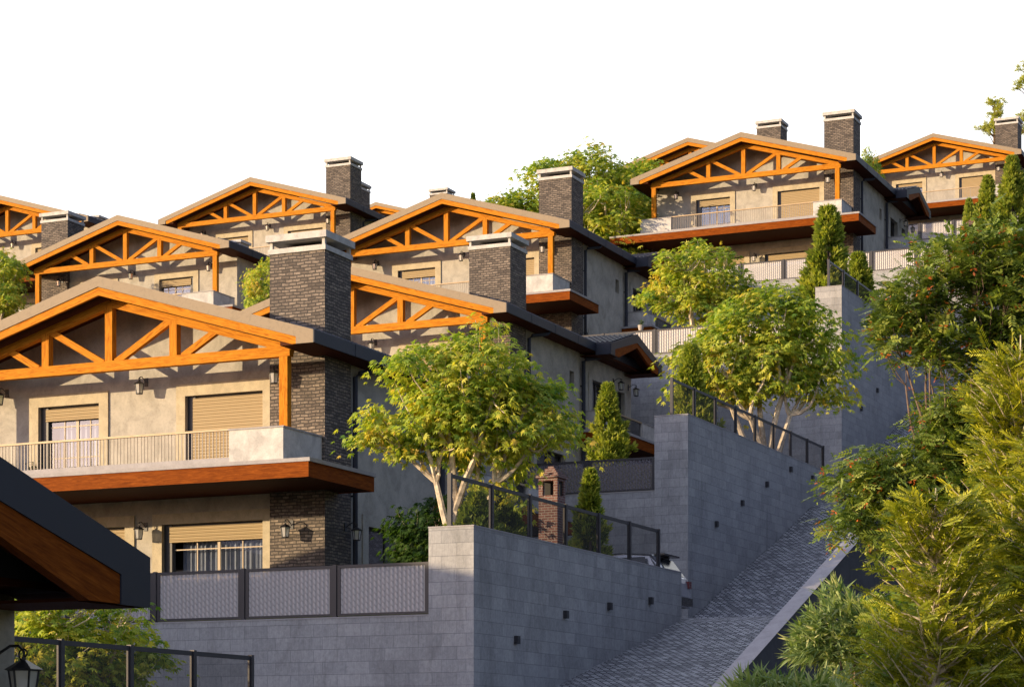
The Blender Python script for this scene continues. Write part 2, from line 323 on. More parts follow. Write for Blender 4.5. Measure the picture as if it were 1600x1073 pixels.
def lamp_parts():
    m = MB(); m.box(-0.05, 0.05, -0.02, 0, -0.02, 0.20)          # back plate on the wall (wall at y=0, lamp reaches to -y)
    arc = [(0, 0, 0.06), (0, -0.10, 0.14), (0, -0.20, 0.19), (0, -0.29, 0.19), (0, -0.345, 0.14), (0, -0.34, 0.085)]
    m.tube(arc, 0.012, 6)
    sc = [(0, -0.34+0.05*math.cos(t)*(1-t/9), 0.125+0.05*math.sin(t)*(1-t/9)) for t in [k*0.7-1.2 for k in range(10)]]
    m.tube(sc, 0.008, 5)
    cy = -0.34; r0, r1, r2 = 0.158, 0.088, 0.130
    hexa = lambda r, z: [(r*math.cos(math.pi/3*k), cy+r*math.sin(math.pi/3*k), z) for k in range(6)]
    A, B, T = hexa(r0, 0.0), hexa(0.03, 0.075), hexa(r2, -0.012)
    for k in range(6):
        j = (k+1) % 6; m.face([A[k], A[j], B[j], B[k]]); m.face([T[k], T[j], A[j], A[k]])
    m.face(B); m.face(T[::-1]); m.tube([(0, cy, 0.07), (0, cy, 0.10)], 0.018, 6)
    C, D = hexa(0.122, -0.012), hexa(r1, -0.24)
    for k in range(6): m.tube([C[k], D[k]], 0.009, 4)
    E1, F1 = hexa(r1+0.012, -0.24), hexa(r1+0.005, -0.262)
    for k in range(6):
        j = (k+1) % 6; m.face([F1[k], F1[j], E1[j], E1[k]])
    m.face(E1); m.face(F1[::-1])
    g = MB(); C, D = hexa(0.115, -0.014), hexa(r1-0.006, -0.238)
    for k in range(6):
        j = (k+1) % 6; g.face([D[k], D[j], C[j], C[k]])
    return m, g
_lm, _lg = lamp_parts(); LAMP_ME = _lm.mesh('wall_lamp', 'black_metal'); GLASS_ME = _lg.mesh('lamp_glass', 'lamp_glass')
def lamp(parent, x, y, z, rz=0):
    o = obj('wall_lamp', LAMP_ME, parent); o.scale = (1.2, 1.1, 1.15); o.location = (x, y, z); o.rotation_euler = (0, 0, rz); obj('lamp_glass', GLASS_ME, o)
def curtain_mesh(x0, x1, y, z0, z1):
    m = MB(); n = max(8, int((x1-x0)/0.035))
    pts = [(x0+(x1-x0)*k/n, y+0.035*math.sin(k*1.3)+0.02*math.sin(k*0.47)) for k in range(n+1)]
    for (a, b), (c, d) in zip(pts, pts[1:]): m.face([(a, b, z0), (c, d, z0), (c, d, z1), (a, b, z1)])
    return m
def build_house(loc, label, mir=False, full=True):
    H = empty('hillside_house', loc, label, 'house', 'timber gabled houses stepping up the hillside')
    def part(name, mb, mat, parent=None, smooth=False): return obj(name, mb.mesh(name, mat, mir, smooth), parent or H)
    # openings: front
    YF = 2.09; G = -3.3
    up = [(-3.54, -1.36, 0.02, 2.40), (1.64, 4.25, 0.02, 2.40)]; gf = [(0.84, 4.25, G+0.05, -1.31), (-3.2, -0.45, G+0.05, -1.31)]
    side = [(8.12, 8.62, 1.60, 2.31), (10.6, 12.4, 0.75, 2.30), (13.58, 14.5, 0.0, 2.28), (4.6, 7.6, G+0.05, -1.35)]
    m = MB(); wall_grid(m, -6.3, 6.3, G-3.0, 3.45, up+gf, 'y', YF, 0.28)
    m.prism([(-6.3, 3.45), (6.3, 3.45), (6.3, 3.47), (0, 5.30), (-6.3, 3.47)], 'y', YF, YF+0.2)
    wall_grid(m, YF, DEP-0.08, G-3.0, 3.45, side, 'x', 6.3, 0.25)
    m.box(-6.3, -6.1, YF+0.01, DEP-0.08, G-3, 3.46); m.box(-6.1, 6.05, DEP-0.28, DEP-0.08, G-3, 3.45)
    m.prism([(9.35, 3.44), (15.25, 3.44), (12.3, 4.32)], 'x', 6.1, 6.303)
    part('wall', m, 'plaster')
    part('interior', bx(-6.0, 6.0, YF+1.6, YF+1.7, G-2.9, 3.4).box(4.6, 4.7, YF+1.7, 15, G-2.9, 3.4).box(-6.0, 4.6, YF+0.3, YF+1.6, -0.25, -0.15), 'interior')
    # trim surrounds, windows, shutters
    def opening(x0, x1, z0, z1, zs, mull, hor, sx0, sx1, sz1, curtain=True):
        t = MB(); t.box(sx0, x0, YF-0.05, YF+0.01, z0, sz1); t.box(x1, sx1, YF-0.05, YF+0.01, z0, sz1); t.box(x0, x1, YF-0.05, YF+0.01, z1, sz1)
        part('window_surround', t, 'trim_plaster')
        f = MB(); f.box(x0, x0+0.26, YF+0.10, YF+0.27, z0, z1); f.box(x0+0.26, x1, YF+0.17, YF+0.27, z1-0.09, z1); f.box(x0+0.26, x1, YF+0.22, YF+0.27, z0, z0+0.08)
        w_ = part('window', f, 'frame_dark')
        if zs < z1-0.2: 
            s = MB(); s.box(x0+0.20, x1-0.005, YF+0.06, YF+0.12, zs, z1-0.07); part('roller_shutter', s, 'shutter', w_)
        if zs > z0+0.3:
            q = MB()
            for a in mull: q.box(a-0.045, a+0.045, YF+0.17, YF+0.22, z0+0.08, zs)
            xs = [x0+0.34]+list(mull)+[x1]
            for a, b in zip(xs, xs[1:]): q.box((a+b)/2-0.017, (a+b)/2+0.017, YF+0.18, YF+0.21, z0+0.08, zs)
            for h in hor: q.box(x0+0.30, x1, YF+0.182, YF+0.208, h-0.017, h+0.017)
            part('window_bars', q, 'frame_tan', w_)
            g = MB(); g.face([(x0+0.26, YF+0.20, z0), (x1, YF+0.20, z0), (x1, YF+0.20, zs), (x0+0.26, YF+0.20, zs)]); part('pane', g, 'window_glass', w_)
            if curtain:
                part('curtain', curtain_mesh(x0+0.45, x1-0.02, YF+0.42, z0, z1), 'curtain', w_)
    opening(*up[0], 1.97, [-2.27], [1.80, 0.86], -3.87, -1.04, 2.75)
    opening(*up[1], 0.05, [], [], 1.34, 4.579, 2.75)
    opening(*gf[0], -1.84, [2.66], [-2.05, -2.9], 0.51, 4.579, -1.0)
    opening(*gf[1], -1.84, [-1.8], [-2.05, -2.9], -3.5, -0.12, -1.0)
    # chimney
    c0, c1, y0, y1 = 4.579, 6.368, 1.886, 3.446
    ch = part('chimney', bx(c0, c1, y0, y1, G-3, 6.209), 'chimney_brick')
    cc = MB(); cc.box(c0-0.042, c1+0.042, y0-0.042, y1+0.042, 6.209, 6.354)
    for a in (c0, c1-0.09):
        for b in (y0, y1-0.09): cc.box(a, a+0.09, b, b+0.09, 6.354, 6.554)
    cc.box(c0-0.09, c1+0.09, y0-0.09, y1+0.09, 6.554, 6.747); part('chimney_cap', cc, 'concrete', ch)
    part('chimney_flue', bx(c0+0.3, c1-0.3, y0+0.3, y1-0.3, 6.354, 6.45), 'frame_dark', ch)
    # roof
    rf = MB(); prism_cat(rf, chev(0.0, 0.30, XE-0.02, XE-0.02), 'y', 0.045, DEP); rp = part('roof', rf, 'slate_metal')
    tb = MB(); prng = int((DEP-0.1)/0.22)
    for k in range(prng):
        y = 0.08+k*0.22
        for s in (1, -1):
            for r, xx in enumerate((XE-0.40, XE-0.02)):
                zz = ZR-SL*xx; xa, xb = sorted((s*(xx-0.36), s*(xx+0.03)))
                za, zb = (zz+SL*0.36, zz-SL*0.03) if s > 0 else (zz-SL*0.03, zz+SL*0.36)
                tb.face([(xa, y, za), (xb, y, zb), (xb, y+0.07, zb+0.05), (xa, y+0.07, za+0.05)]); tb.face([(xa, y+0.07, za+0.05), (xb, y+0.07, zb+0.05), (xb, y+0.14, zb), (xa, y+0.14, za)])
                e = xb if s > 0 else xa; ez = zb if s > 0 else za; tb.face([(e, y, ez), (e, y+0.14, ez), (e, y+0.07, ez+0.05)])
    part('roof_tiles', tb, 'roof_tile', rp)
    zb = 3.22
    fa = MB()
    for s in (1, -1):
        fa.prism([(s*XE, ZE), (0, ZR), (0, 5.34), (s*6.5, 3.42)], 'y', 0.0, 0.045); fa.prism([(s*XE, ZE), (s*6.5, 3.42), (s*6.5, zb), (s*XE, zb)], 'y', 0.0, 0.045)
    part('roof_fascia', fa, 'sunlit_slate_metal', rp)
    bg_ = MB()
    for s in (1, -1):
        d = Vector((s*6.5, 3.42-5.34)); l = d.length
        q = [(0, 5.10), (0, 5.33), (s*6.49, 3.42), (s*6.49, zb+0.005), (s*6.37, zb+0.005)]
        A = [(a, 0.03, z) for a, z in q]; uvq = [(abs(a)*1.04, (z+SL*abs(a))) for a, z in q]
        if s > 0: bg_.face(A[::-1], uvq[::-1])
        else: bg_.face(A, uvq)
        B = [(a, 0.12, z) for a, z in q]
        lo = [(0, 5.10), (s*6.37, zb+0.005)]
        f = [(lo[0][0], 0.03, lo[0][1]), (lo[1][0], 0.03, lo[1][1]), (lo[1][0], 0.12, lo[1][1]), (lo[0][0], 0.12, lo[0][1])]
        bg_.face(f, [(0, 0), (l, 0), (l, 0.09), (0, 0.09)])
    part('barge_board', bg_, 'wood')
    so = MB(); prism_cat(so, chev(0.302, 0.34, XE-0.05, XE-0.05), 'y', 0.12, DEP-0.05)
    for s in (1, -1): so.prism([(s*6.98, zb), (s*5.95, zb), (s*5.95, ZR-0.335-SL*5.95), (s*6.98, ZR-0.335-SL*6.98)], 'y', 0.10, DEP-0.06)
    part('soffit', so, 'shaded_wood')
    def gutter(a, b, s):
        m = MB(); x = sorted((s*XE, s*(XE+0.035))); m.box(x[0], x[1], a, b, zb+0.0, ZE-0.01)
        k = a
        while k < b-0.3: k += 2.4; m.box(min(s*XE, s*(XE+0.045)), max(s*XE, s*(XE+0.045)), k, k+0.02, zb, ZE-0.01)
        return m
    part('gutter', gutter(0.0, 9.2, 1), 'slate_metal'); part('gutter', gutter(0.0, DEP, -1), 'slate_metal')
    # truss
    ty0, ty1 = 0.63, 0.86
    for a in (5.611, -5.91): part('porch_post', MB().beam((a+0.13, -0.05), (a+0.13, 3.03), 0.263, ty0, ty1), 'wood')
    part('tie_beam', MB().beam((-5.95, 3.175), (5.95, 3.175), 0.29, ty0-0.01, ty1-0.02), 'wood')
    for s in (1, -1):
        part('truss_rafter', MB().beam((s*0.0, 4.985), (s*5.98, 4.985-SL*5.98), 0.22, ty0+0.004, ty1-0.004), 'wood')
    for a, zt in ((-0.06, 4.95), (2.13, 4.32), (-2.27, 4.28)): part('king_post', MB().beam((a, 3.315), (a, zt), 0.245, ty0+0.002, ty1-0.002), 'wood')
    for p, q in (((0.16, 3.28), (2.10, 4.39)), ((-0.28, 3.28), (-2.22, 4.39)), ((2.42, 3.285), (3.60, 3.96)), ((-2.55, 3.285), (-3.73, 3.96))):
        part('truss_strut', MB().beam(p, q, 0.19, ty0+0.03, ty1-0.05), 'wood')
    # balcony
    bs = MB(); bs.box(-7.976, 7.568, -1.132, 2.05, -0.19, -0.085); bs.box(6.33, 7.568, 2.05, 2.728, -0.19, -0.085); bs.box(-6.2, 6.28, -0.36, 2.05, -0.085, 0.0)
    part('balcony_slab', bs, 'slab_stone')
    def trim_box(x0, x1, y0, y1, z0, z1):
        m = MB(); m.face([(x0, y0, z0), (x1, y0, z0), (x1, y0, z1), (x0, y0, z1)]); m.face([(x1, y0, z0), (x1, y1, z0), (x1, y1, z1), (x1, y0, z1)])
        m.face([(x0, y1, z0), (x0, y0, z0), (x0, y0, z1), (x0, y1, z1)]); m.face([(x1, y1, z0), (x0, y1, z0), (x0, y1, z1), (x1, y1, z1)]); return m
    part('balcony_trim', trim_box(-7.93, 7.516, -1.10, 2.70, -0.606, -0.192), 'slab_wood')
    part('balcony_soffit', bx(-7.9, 7.49, -1.07, 2.08, -0.57, -0.53).box(6.38, 7.49, 2.08, 2.68, -0.57, -0.53), 'shaded_wood')
    def parapet(s, xin):
        m = MB(); x0, x1 = sorted((s*xin, s*6.275)); m.box(x0, x1, -0.30, -0.10, -0.085, 0.91)
        a, b = sorted((s*6.075, s*6.275)); m.box(a, b, -0.10, 1.88, -0.085, 0.91); p = part('parapet', m, 'concrete')
        c = MB(); c.box(x0-0.03, x1+0.03, -0.33, -0.07, 0.91, 0.95); c.box(a-0.03, b+0.03, -0.07, 1.88, 0.91, 0.95); part('parapet_cap', c, 'slab_stone', p)
    parapet(1, 4.55); parapet(-1, 4.31)
    r_ = part('railing', MB().box(-4.31, 4.55, -0.26, -0.16, 0.92, 0.975), 'rail_wood')
    part('kerb', bx(-4.31, 4.55, -0.30, -0.10, -0.085, 0.17), 'slab_stone', r_)
    bl = MB(); n = 78
    for k in range(1, n): x = -4.31+(8.86)*k/n; wd = 0.011 if k % 13 else 0.022; bl.box(x-wd, x+wd, -0.225, -0.20, 0.17, 0.92)
    part('balusters', bl, 'baluster_metal', r_)
    # lamps on the front
    mm = -1 if mir else 1
    for x, y, z in ((0.28, YF, 2.80), (-4.72, YF, 2.80), (4.93, 1.886, 2.76), (0.26, YF, -1.45), (5.30, 1.886, -1.62)): lamp(H, mm*x, y, z)
    lamp(H, mm*6.368, 3.1, -1.62, mm*R(90))
    def pipe(y, r=0.075):
        m = MB(); m.tube([(6.95, y+0.85, 3.22), (6.90, y+0.75, 3.12), (6.52, y+0.12, 2.98), (6.44, y, 2.86), (6.44, y, -0.1), (6.44, y, G-2)], r, 8)
        m.box(6.3, 6.42, y-0.03, y+0.03, 1.8, 1.85); m.box(6.3, 6.42, y-0.03, y+0.03, -0.6, -0.55); part('downpipe', m, 'slate_metal', smooth=False)
    pipe(3.58)
    # entrance wing on the right side
    yr, hw = 12.3, 3.1; e0, e1, ztop, ze = yr-hw, yr+hw, 4.43, 3.53
    if full:
        pipe(9.33, 0.09)
        wr = MB(); sl = (ztop-ze)/hw
        wr.prism([(e0, ze), (yr, ztop), (yr, ztop-0.3), (e0, ze-0.3)], 'x', 3.2, 7.71); wr.prism([(yr, ztop), (e1, ze), (e1, ze-0.3), (yr, ztop-0.3)], 'x', 3.2, 7.71)
        wrf = part('wing_roof', wr, 'slate_metal')
        tl = MB()
        for i in range(8):
            ya, yb = e0+hw*i/8, e0+hw*(i+1)/8
            for j in range(20):
                x = 3.4+j*0.215; za, zb2 = ze+sl*(ya-e0)+0.055, ze+sl*(yb-e0)+0.025
                prof = [(0, 0), (0.06, 0.055), (0.13, 0.055), (0.19, 0)]
                for (u0, w0), (u1, w1) in zip(prof, prof[1:]): tl.face([(x+u0, ya, za+w0), (x+u1, ya, za+w1), (x+u1, yb, zb2+w1), (x+u0, yb, zb2+w0)])
                tl.face([(x, ya, za-0.05)]+[(x+u, ya, za+w) for u, w in prof]+[(x+0.19, ya, za-0.05)][:1])
        part('roof_tiles', tl, 'roof_tile', wrf)
        wf = MB()
        for a, b in ((e0, 1), (e1, -1)):
            i0 = a+b*0.47
            wf.prism([(a, ze), (yr, ztop), (yr, ztop-0.38), (i0, ze-0.19)], 'x', 7.71, 7.75); wf.prism([(a, ze), (i0, ze-0.19), (i0, ze-0.46), (a, ze-0.46)], 'x', 7.71, 7.75)
        wf.box(7.05, 7.71, e0-0.02, e0+0.03, ze-0.46, ze-0.005); wf.box(7.05, 7.71, e1-0.03, e1+0.02, ze-0.46, ze-0.005)
        part('roof_fascia', wf, 'slate_metal', wrf)
        wb = MB(); 
        for a, b in ((e0, 1), (e1, -1)):
            i0 = a+b*0.475; i1 = a+b*0.95
            pts = [(7.735, i0, ze-0.192), (7.735, yr, ztop-0.382), (7.735, yr, ztop-0.60), (7.735, i1, ze-0.455), (7.735, i0, ze-0.455)]
            uvp = [(y, z-sl*(hw-abs(y-yr))) for _, y, z in pts]
            if b > 0: pts = pts[::-1]; uvp = uvp[::-1]
            wb.face(pts, uvp)
            q = [(7.735, yr, ztop-0.60), (7.735, i1, ze-0.455), (7.62, i1, ze-0.455), (7.62, yr, ztop-0.60)]; wb.face(q, [(0, 0), (3, 0), (3, 0.1), (0, 0.1)])
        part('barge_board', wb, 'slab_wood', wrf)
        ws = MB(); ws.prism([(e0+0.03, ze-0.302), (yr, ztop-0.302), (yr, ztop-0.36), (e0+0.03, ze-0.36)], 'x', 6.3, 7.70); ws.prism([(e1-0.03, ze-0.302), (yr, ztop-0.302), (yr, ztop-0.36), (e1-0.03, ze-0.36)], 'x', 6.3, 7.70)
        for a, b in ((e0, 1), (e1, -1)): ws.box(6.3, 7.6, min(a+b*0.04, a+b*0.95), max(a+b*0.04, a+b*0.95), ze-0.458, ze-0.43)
        part('soffit', ws, 'shaded_wood', wrf)
        bb = MB(); bb.box(6.303, 8.05, 8.95, 16.3, -0.19, -0.085); wbp = part('wing_balcony', bb, 'slab_stone')
        part('balcony_trim', trim_box(6.31, 8.0, 9.0, 16.25, -0.62, -0.192), 'slab_wood', wbp)
        part('balcony_soffit', bx(6.31, 7.97, 9.03, 16.2, -0.58, -0.54), 'shaded_wood', wbp)
        pp = MB(); pp.box(6.303, 7.4, 9.75, 9.95, -0.085, 0.80); pp.box(7.2, 7.4, 9.95, 11.2, -0.085, 0.80); part('parapet', pp, 'concrete', wbp); part('parapet', bx(7.2, 7.4, 13.9, 15.4, -0.085, 0.80), 'concrete', wbp); part('parapet_cap', bx(7.17, 7.43, 13.9, 15.43, 0.80, 0.84), 'slab_stone', wbp)
        part('parapet_cap', bx(6.303, 7.43, 9.72, 9.98, 0.80, 0.84).box(7.17, 7.43, 9.98, 11.2, 0.80, 0.84), 'slab_stone', wbp)
        rl = MB(); rl.box(7.25, 7.35, 11.2, 13.9, 0.80, 0.85); part('handrail', rl, 'rail_wood', wbp)
        b2 = MB()
        for k in range(1, 24): y = 11.2+2.7*k/24; b2.box(7.29, 7.31, y-0.011, y+0.011, -0.085, 0.80)
        part('balusters', b2, 'frame_dark', wbp)
        for y in (13.1, 14.93): lamp(H, mm*6.303, y, 2.50, mm*R(90))
    else:
        part('gutter', gutter(9.2, 15.4, 1), 'slate_metal')
    # side openings
    def sideopen(y0, y1, z0, z1, sur=None, bars=True, name='side_window', pane='window_glass'):
        if sur: part('window_surround', bx(6.29, 6.34, sur[0], y0, z0-0.0, sur[2]).box(6.29, 6.34, y1, sur[1], z0-0.0, sur[2]).box(6.29, 6.34, y0, y1, z1, sur[2]), 'plaster')
        m = MB(); m.box(6.06, 6.12, y0, y0+0.07, z0, z1); m.box(6.06, 6.12, y1-0.07, y1, z0, z1); m.box(6.06, 6.12, y0+0.07, y1-0.07, z1-0.07, z1); m.box(6.06, 6.12, y0+0.07, y1-0.07, z0, z0+0.07)
        if bars: m.box(6.07, 6.11, (y0+y1)/2-0.04, (y0+y1)/2+0.04, z0+0.07, z1-0.07)
        w_ = part(name, m, 'frame_dark'); g = MB(); g.face([(6.08, y0+0.07, z0+0.07), (6.08, y1-0.07, z0+0.07), (6.08, y1-0.07, z1-0.07), (6.08, y0+0.07, z1-0.07)]); part('pane', g, pane, w_); return w_
    sideopen(8.12, 8.62, 1.60, 2.31, None, False)
    sideopen(10.6, 12.4, 0.75, 2.30, (10.2, 12.78, 2.56)); sideopen(13.58, 14.5, 0.0, 2.28, None, False, 'entrance_door', 'frame_dark')
    sideopen(4.6, 7.6, G+0.05, -1.35, (4.25, 7.95, -1.02))
    # small roof vent beside the far eave
    part('roof_vent', bx(-6.80, -6.15, 1.6, 2.5, 3.5, 3.85), 'concrete'); part('roof_vent', bx(-6.90, -6.05, 1.5, 2.6, 3.85, 3.99), 'concrete')
    return H
HOUSES = [
 ((-37.292, 54.227, 8.279), 'largest front-facing gabled house, its brick chimney rising centre-left of the photo', False),
 ((-42.872, 79.467, 14.151), 'house just behind the nearest chimney, its orange truss crossing behind the yellow-green tree', False),
 ((-50.216, 103.377, 23.296), 'mid-picture house with full truss, plaster balcony corner and chimney before the green trees', False),
 ((-42.623, 128.573, 31.931), 'upper right house with its whole wide balcony in view, two chimneys above', False),
 ((-43.12, 178.67, 44.64), 'highest house at the far right, half its fascia in shadow, behind pointed conifers', False),
 ((-54.89, 153.51, 39.28), 'house mostly hidden behind the upper right house, only its left roof slope showing', False),
 ((-69.92, 103.54, 24.16), 'left house behind the nearest roof, a wide brick chimney at its left side', True),
 ((-75.74, 127.39, 32.47), 'skyline house left of centre with a tall brick chimney at its right eave', False),
 ((-93.5, 124.6, 32.46), 'house cut off by the left picture edge, behind the brick chimney', True),
 ((-96.21, 184.23, 45.78), 'farthest house, only its small ridge and chimney cap peeping over the roofs', False),
 ((-86.10, 148.30, 36.85), 'house hidden behind the skyline house, its second chimney peeping out', False),
 ((-66.5, 79.0, 15.2), 'house whose right roof end shows low at the left picture edge', True),
 ((-19.32, 2.27, -1.64), 'dark near house at the lower left, showing only its side gable and lantern', False),
 ((-47.0, 28.0, 3.5), 'added house, unseen beyond the left picture edge, shading the lower walls', False)]  # unseen house, added for the shadow it casts on the lower walls
for i, (loc, lab, mir) in enumerate(HOUSES): build_house(loc, lab, mir, not mir)
# ------------------------------------------------------------------ terrain
ROAD = [(-30, -17), (20, -6.6), (40, -1.35), (53.8, 1.95), (60.2, 3.41), (63.5, 4.27), (66, 4.46), (72, 4.80), (74, 5.5), (77, 6.65), (82.3, 8.53), (86.3, 10.1), (90.3, 11.1), (93, 11.45), (96.7, 11.8), (102.2, 14.25), (111, 18.4), (117, 20.2), (123, 21.6), (150, 32), (185, 45), (230, 54)]
def rz(y): return float(np.interp(y, [a for a, _ in ROAD], [b for _, b in ROAD]))
m = MB(); ys = np.arange(-30, 231, 1.0)
for y0, y1 in zip(ys, ys[1:]): m.face([(-36, y0, rz(y0)), (-17.35, y0, rz(y0)), (-17.35, y1, rz(y1)), (-36, y1, rz(y1))], [(-36, y0), (-17.35, y0), (-17.35, y1), (-36, y1)])
obj('road', m.mesh('road', 'cobble'), kind='structure')
t = MB()
def terr(x0, x1, y0, y1, z): t.box(x0, x1, y0, y1, z-14, z)
terr(-62, -24.1, 20, 49.3, 0.5); terr(-62, -24.2, 49.3, 53, 3.45); terr(-62, -24.12, 53, 63.4, 4.95); terr(-62, -34, 63.4, 72.1, 4.95)
terr(-62, -27, 72.4, 77, 9.15); terr(-62, -27, 77, 97, 10.85); terr(-28.6, -26.92, 77, 90.2, 10.9)
terr(-62, -28.7, 97.3, 100, 18.5); terr(-62, -28.7, 100, 121.9, 20.0); terr(-30.2, -28.61, 100, 115.9, 20.04)
terr(-60, -25.3, 122.3, 125, 27.0); terr(-60, -25.3, 125, 147, 28.6); terr(-36, -27.8, 147.2, 161.8, 33.2); terr(-62, -46, 147, 176, 36.0); terr(-62, -24, 162.25, 174, 37.8); terr(-62, -24, 174, 200, 41.3)
terr(-140, -62, -10, 60, 0.5); terr(-140, -62, 60, 76, 6.5); terr(-140, -59, 76, 98, 11.9); terr(-140, -57.8, 98, 119, 20.8); terr(-140, -62, 119, 145, 29.2); terr(-140, -60, 145, 178, 33.5); terr(-140, -62, 178, 230, 42.4)
obj('hillside_ground', t.mesh('hillside_ground', 'soil'), kind='structure')
# sloping ground right of the road and a wide base sheet
t = MB(); xs = [-17.0, -12, -5, 5, 20, 60, 150]; ysr = list(range(-60, 240, 6)); rng = random.Random(3)
def gz(x, y): return rz(y)-3.6-0.12*min(30, x+17)*(1 if y < 120 else 1.5)+0.3*math.sin(x*0.7+y*0.31)
for a, b in zip(xs, xs[1:]):
    for c, d in zip(ysr, ysr[1:]): t.face([(a, c, gz(a, c)), (b, c, gz(b, c)), (b, d, gz(b, d)), (a, d, gz(a, d))])
obj('slope_ground', t.mesh('slope_ground', 'slope_soil'), kind='structure')
t = MB(); t.face([(-1500, -1500, -26), (1500, -1500, -26), (1500, 1500, -26), (-1500, 1500, -26)]); obj('ground', t.mesh('ground', 'slope_soil'), kind='structure')
# ------------------------------------------------------------------ retaining walls
def rwall(name, x0, x1, y0, y1, z0, z1, label, lights=(), group='grey tiled retaining walls', cap=True):
    o = empty(name, ((x0+x1)/2, y0, 0), label, 'wall', group)
    def part(n, mb, mat):
        q = obj(n, mb.mesh(n, mat), o); q.location = (-(x0+x1)/2, -y0, 0); return q
    part('wall_body', bx(x0, x1, y0, y1, z0, z1-0.03 if cap else z1), 'tile_wall')
    if cap: part('coping', bx(x0-0.012, x1+0.012, y0-0.012, y1+0.012, z1-0.03, z1), 'slab_stone')
    for y, z in lights:
        part('step_light', bx(x1, x1+0.10, y-0.085, y+0.085, z-0.10, z+0.10), 'black_metal')
    return o
rwall('retaining_wall', -24.1, -22.9, 48.9, 63.5, -4, 5.68, 'nearest tall grey tiled wall end beside the cobbled ramp, glass fence on top', [(51.35, 3.05), (54.5, 3.87), (57.6, 4.28), (60.8, 4.64)])
rwall('retaining_wall', -26.9, -25.7, 71.9, 90.3, 0, 11.75, 'second grey tiled wall up the ramp, five small step lights along its side', [(74.75, 8.3), (77.6, 9.33), (80.5, 10.33), (83.5, 11.24), (86.4, 11.24)])
rwall('retaining_wall', -28.6, -27.4, 96.7, 116, 5, 21.0, 'third tiled wall up the ramp, its lit front edge behind the round maple', [(99.8, 16.0), (102.6, 17.25)])
rwall('retaining_wall', -60, -24.11, 48.98, 49.29, -6, 3.58, 'low tiled wall under the perforated fence of the nearest big house')
rwall('retaining_wall', -60, -26.91, 72.0, 72.35, 2, 9.24, 'tiled wall under the fence behind the red brick barbecue')
rwall('retaining_wall', -41.5, -28.61, 96.9, 97.25, 9, 18.64, 'tiled wall under the sunlit pale fence in mid-picture')
rwall('retaining_wall', -60, -25.2, 121.9, 122.25, 18, 27.08, 'sunlit tiled wall below the upper right house fence')
rwall('retaining_wall', -45, -25.0, 161.9, 162.2, 30, 37.9, 'tiled wall under the fence of the highest house')
rwall('retaining_wall', -25.0, -23.8, 27, 40.5, -12, 0.92, 'lowest tiled wall at the bottom left under dark framed panels')
# parapet wall on the right side of the ramp
PR = [(-10, -14.0), (20, -6.0), (40, -1.3), (46, 0.35), (50.4, 1.77), (60.3, 5.67), (63.3, 6.85), (72, 9.3), (80, 11.2), (100, 16.4), (125, 25)]
m = MB()
for (a, za), (b, zb_) in zip(PR, PR[1:]):
    x0, x1 = -17.4, -17.0; m.face([(x1, a, za-6), (x1, b, zb_-6), (x1, b, zb_), (x1, a, za)]); m.face([(x0, b, zb_-6), (x0, a, za-6), (x0, a, za), (x0, b, zb_)])
m.face([(x0, PR[0][0], -20), (x1, PR[0][0], -20), (x1, PR[0][0], -14), (x0, PR[0][0], -14)])
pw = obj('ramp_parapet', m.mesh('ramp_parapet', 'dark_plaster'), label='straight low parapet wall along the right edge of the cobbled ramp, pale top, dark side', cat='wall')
m = MB()
for (a, za), (b, zb_) in zip(PR, PR[1:]): m.face([(-17.43, a, za+0.012), (-16.97, a, za+0.012), (-16.97, b, zb_+0.012), (-17.43, b, zb_+0.012)])
obj('coping', m.mesh('coping', 'slab_stone'), pw)
# ------------------------------------------------------------------ fences
def fence(p0, p1, n, z0, z1, label, mat='perforated_steel', group=None, right_gap=0.0):
    dx, dy = p1[0]-p0[0], p1[1]-p0[1]; ln = math.hypot(dx, dy); o = empty('panel_fence', (p0[0], p0[1], z0), label, 'fence', group, math.atan2(dy, dx)); h = z1-z0; w_ = ln/n
    frm = MB(); frm.box(0.05, w_-0.05, -0.02, 0.02, h-0.07, h); frm.box(0.05, w_-0.05, -0.02, 0.02, 0.02, 0.07); frm.box(0.05, 0.15, -0.02, 0.02, 0.07, h-0.07); frm.box(w_-0.15, w_-0.05, -0.02, 0.02, 0.07, h-0.07)
    if mat == 'dark_mesh': frm = MB(); frm.box(0.05, w_-0.05, -0.02, 0.02, h-0.09, h); frm.box(0.05, w_-0.05, -0.02, 0.02, 0.0, 0.05); frm.box(0.05, 0.10, -0.02, 0.02, 0.05, h-0.09); frm.box(w_-0.10, w_-0.05, -0.02, 0.02, 0.05, h-0.09)
    fm = frm.mesh('panel_frame', 'fence_metal'); e = 0.15 if mat != 'dark_mesh' else 0.10
    s = MB(); s.face([(e, 0, 0.05), (w_-e, 0, 0.05), (w_-e, 0, h-0.07), (e, 0, h-0.07)]); sm = s.mesh('mesh_sheet', mat)
    pm = bx(-0.048, 0.048, -0.05, 0.05, -0.02, h+0.02).mesh('fence_post', 'fence_metal')
    for k in range(n+1):
        q = obj('fence_post', pm, o); q.location = (w_*k, 0, 0)
        if k < n: q = obj('fence_panel', fm, o); q.location = (w_*k, 0, 0); obj('mesh_sheet', sm, q)
FG = 'perforated metal garden fences'; GG = 'dark framed see-through fences on the ramp walls'
fence((-42.50, 49.12), (-24.15, 49.12), 7, 3.60, 4.86, 'dark framed perforated fence below the nearest big house, three panels seen', group=FG)
fence((-42.0, 72.18), (-26.95, 72.18), 6, 9.26, 10.40, 'dark perforated fence behind the red brick barbecue', 'dark_perforated', group=FG)
fence((-41.4, 97.08), (-28.65, 97.08), 5, 18.66, 19.80, 'sunlit pale fence in mid-picture, left of the round maple', group=FG)
fence((-43.0, 122.08), (-25.3, 122.08), 7, 27.10, 28.22, 'sunlit pale fence below the upper right house', group=FG)
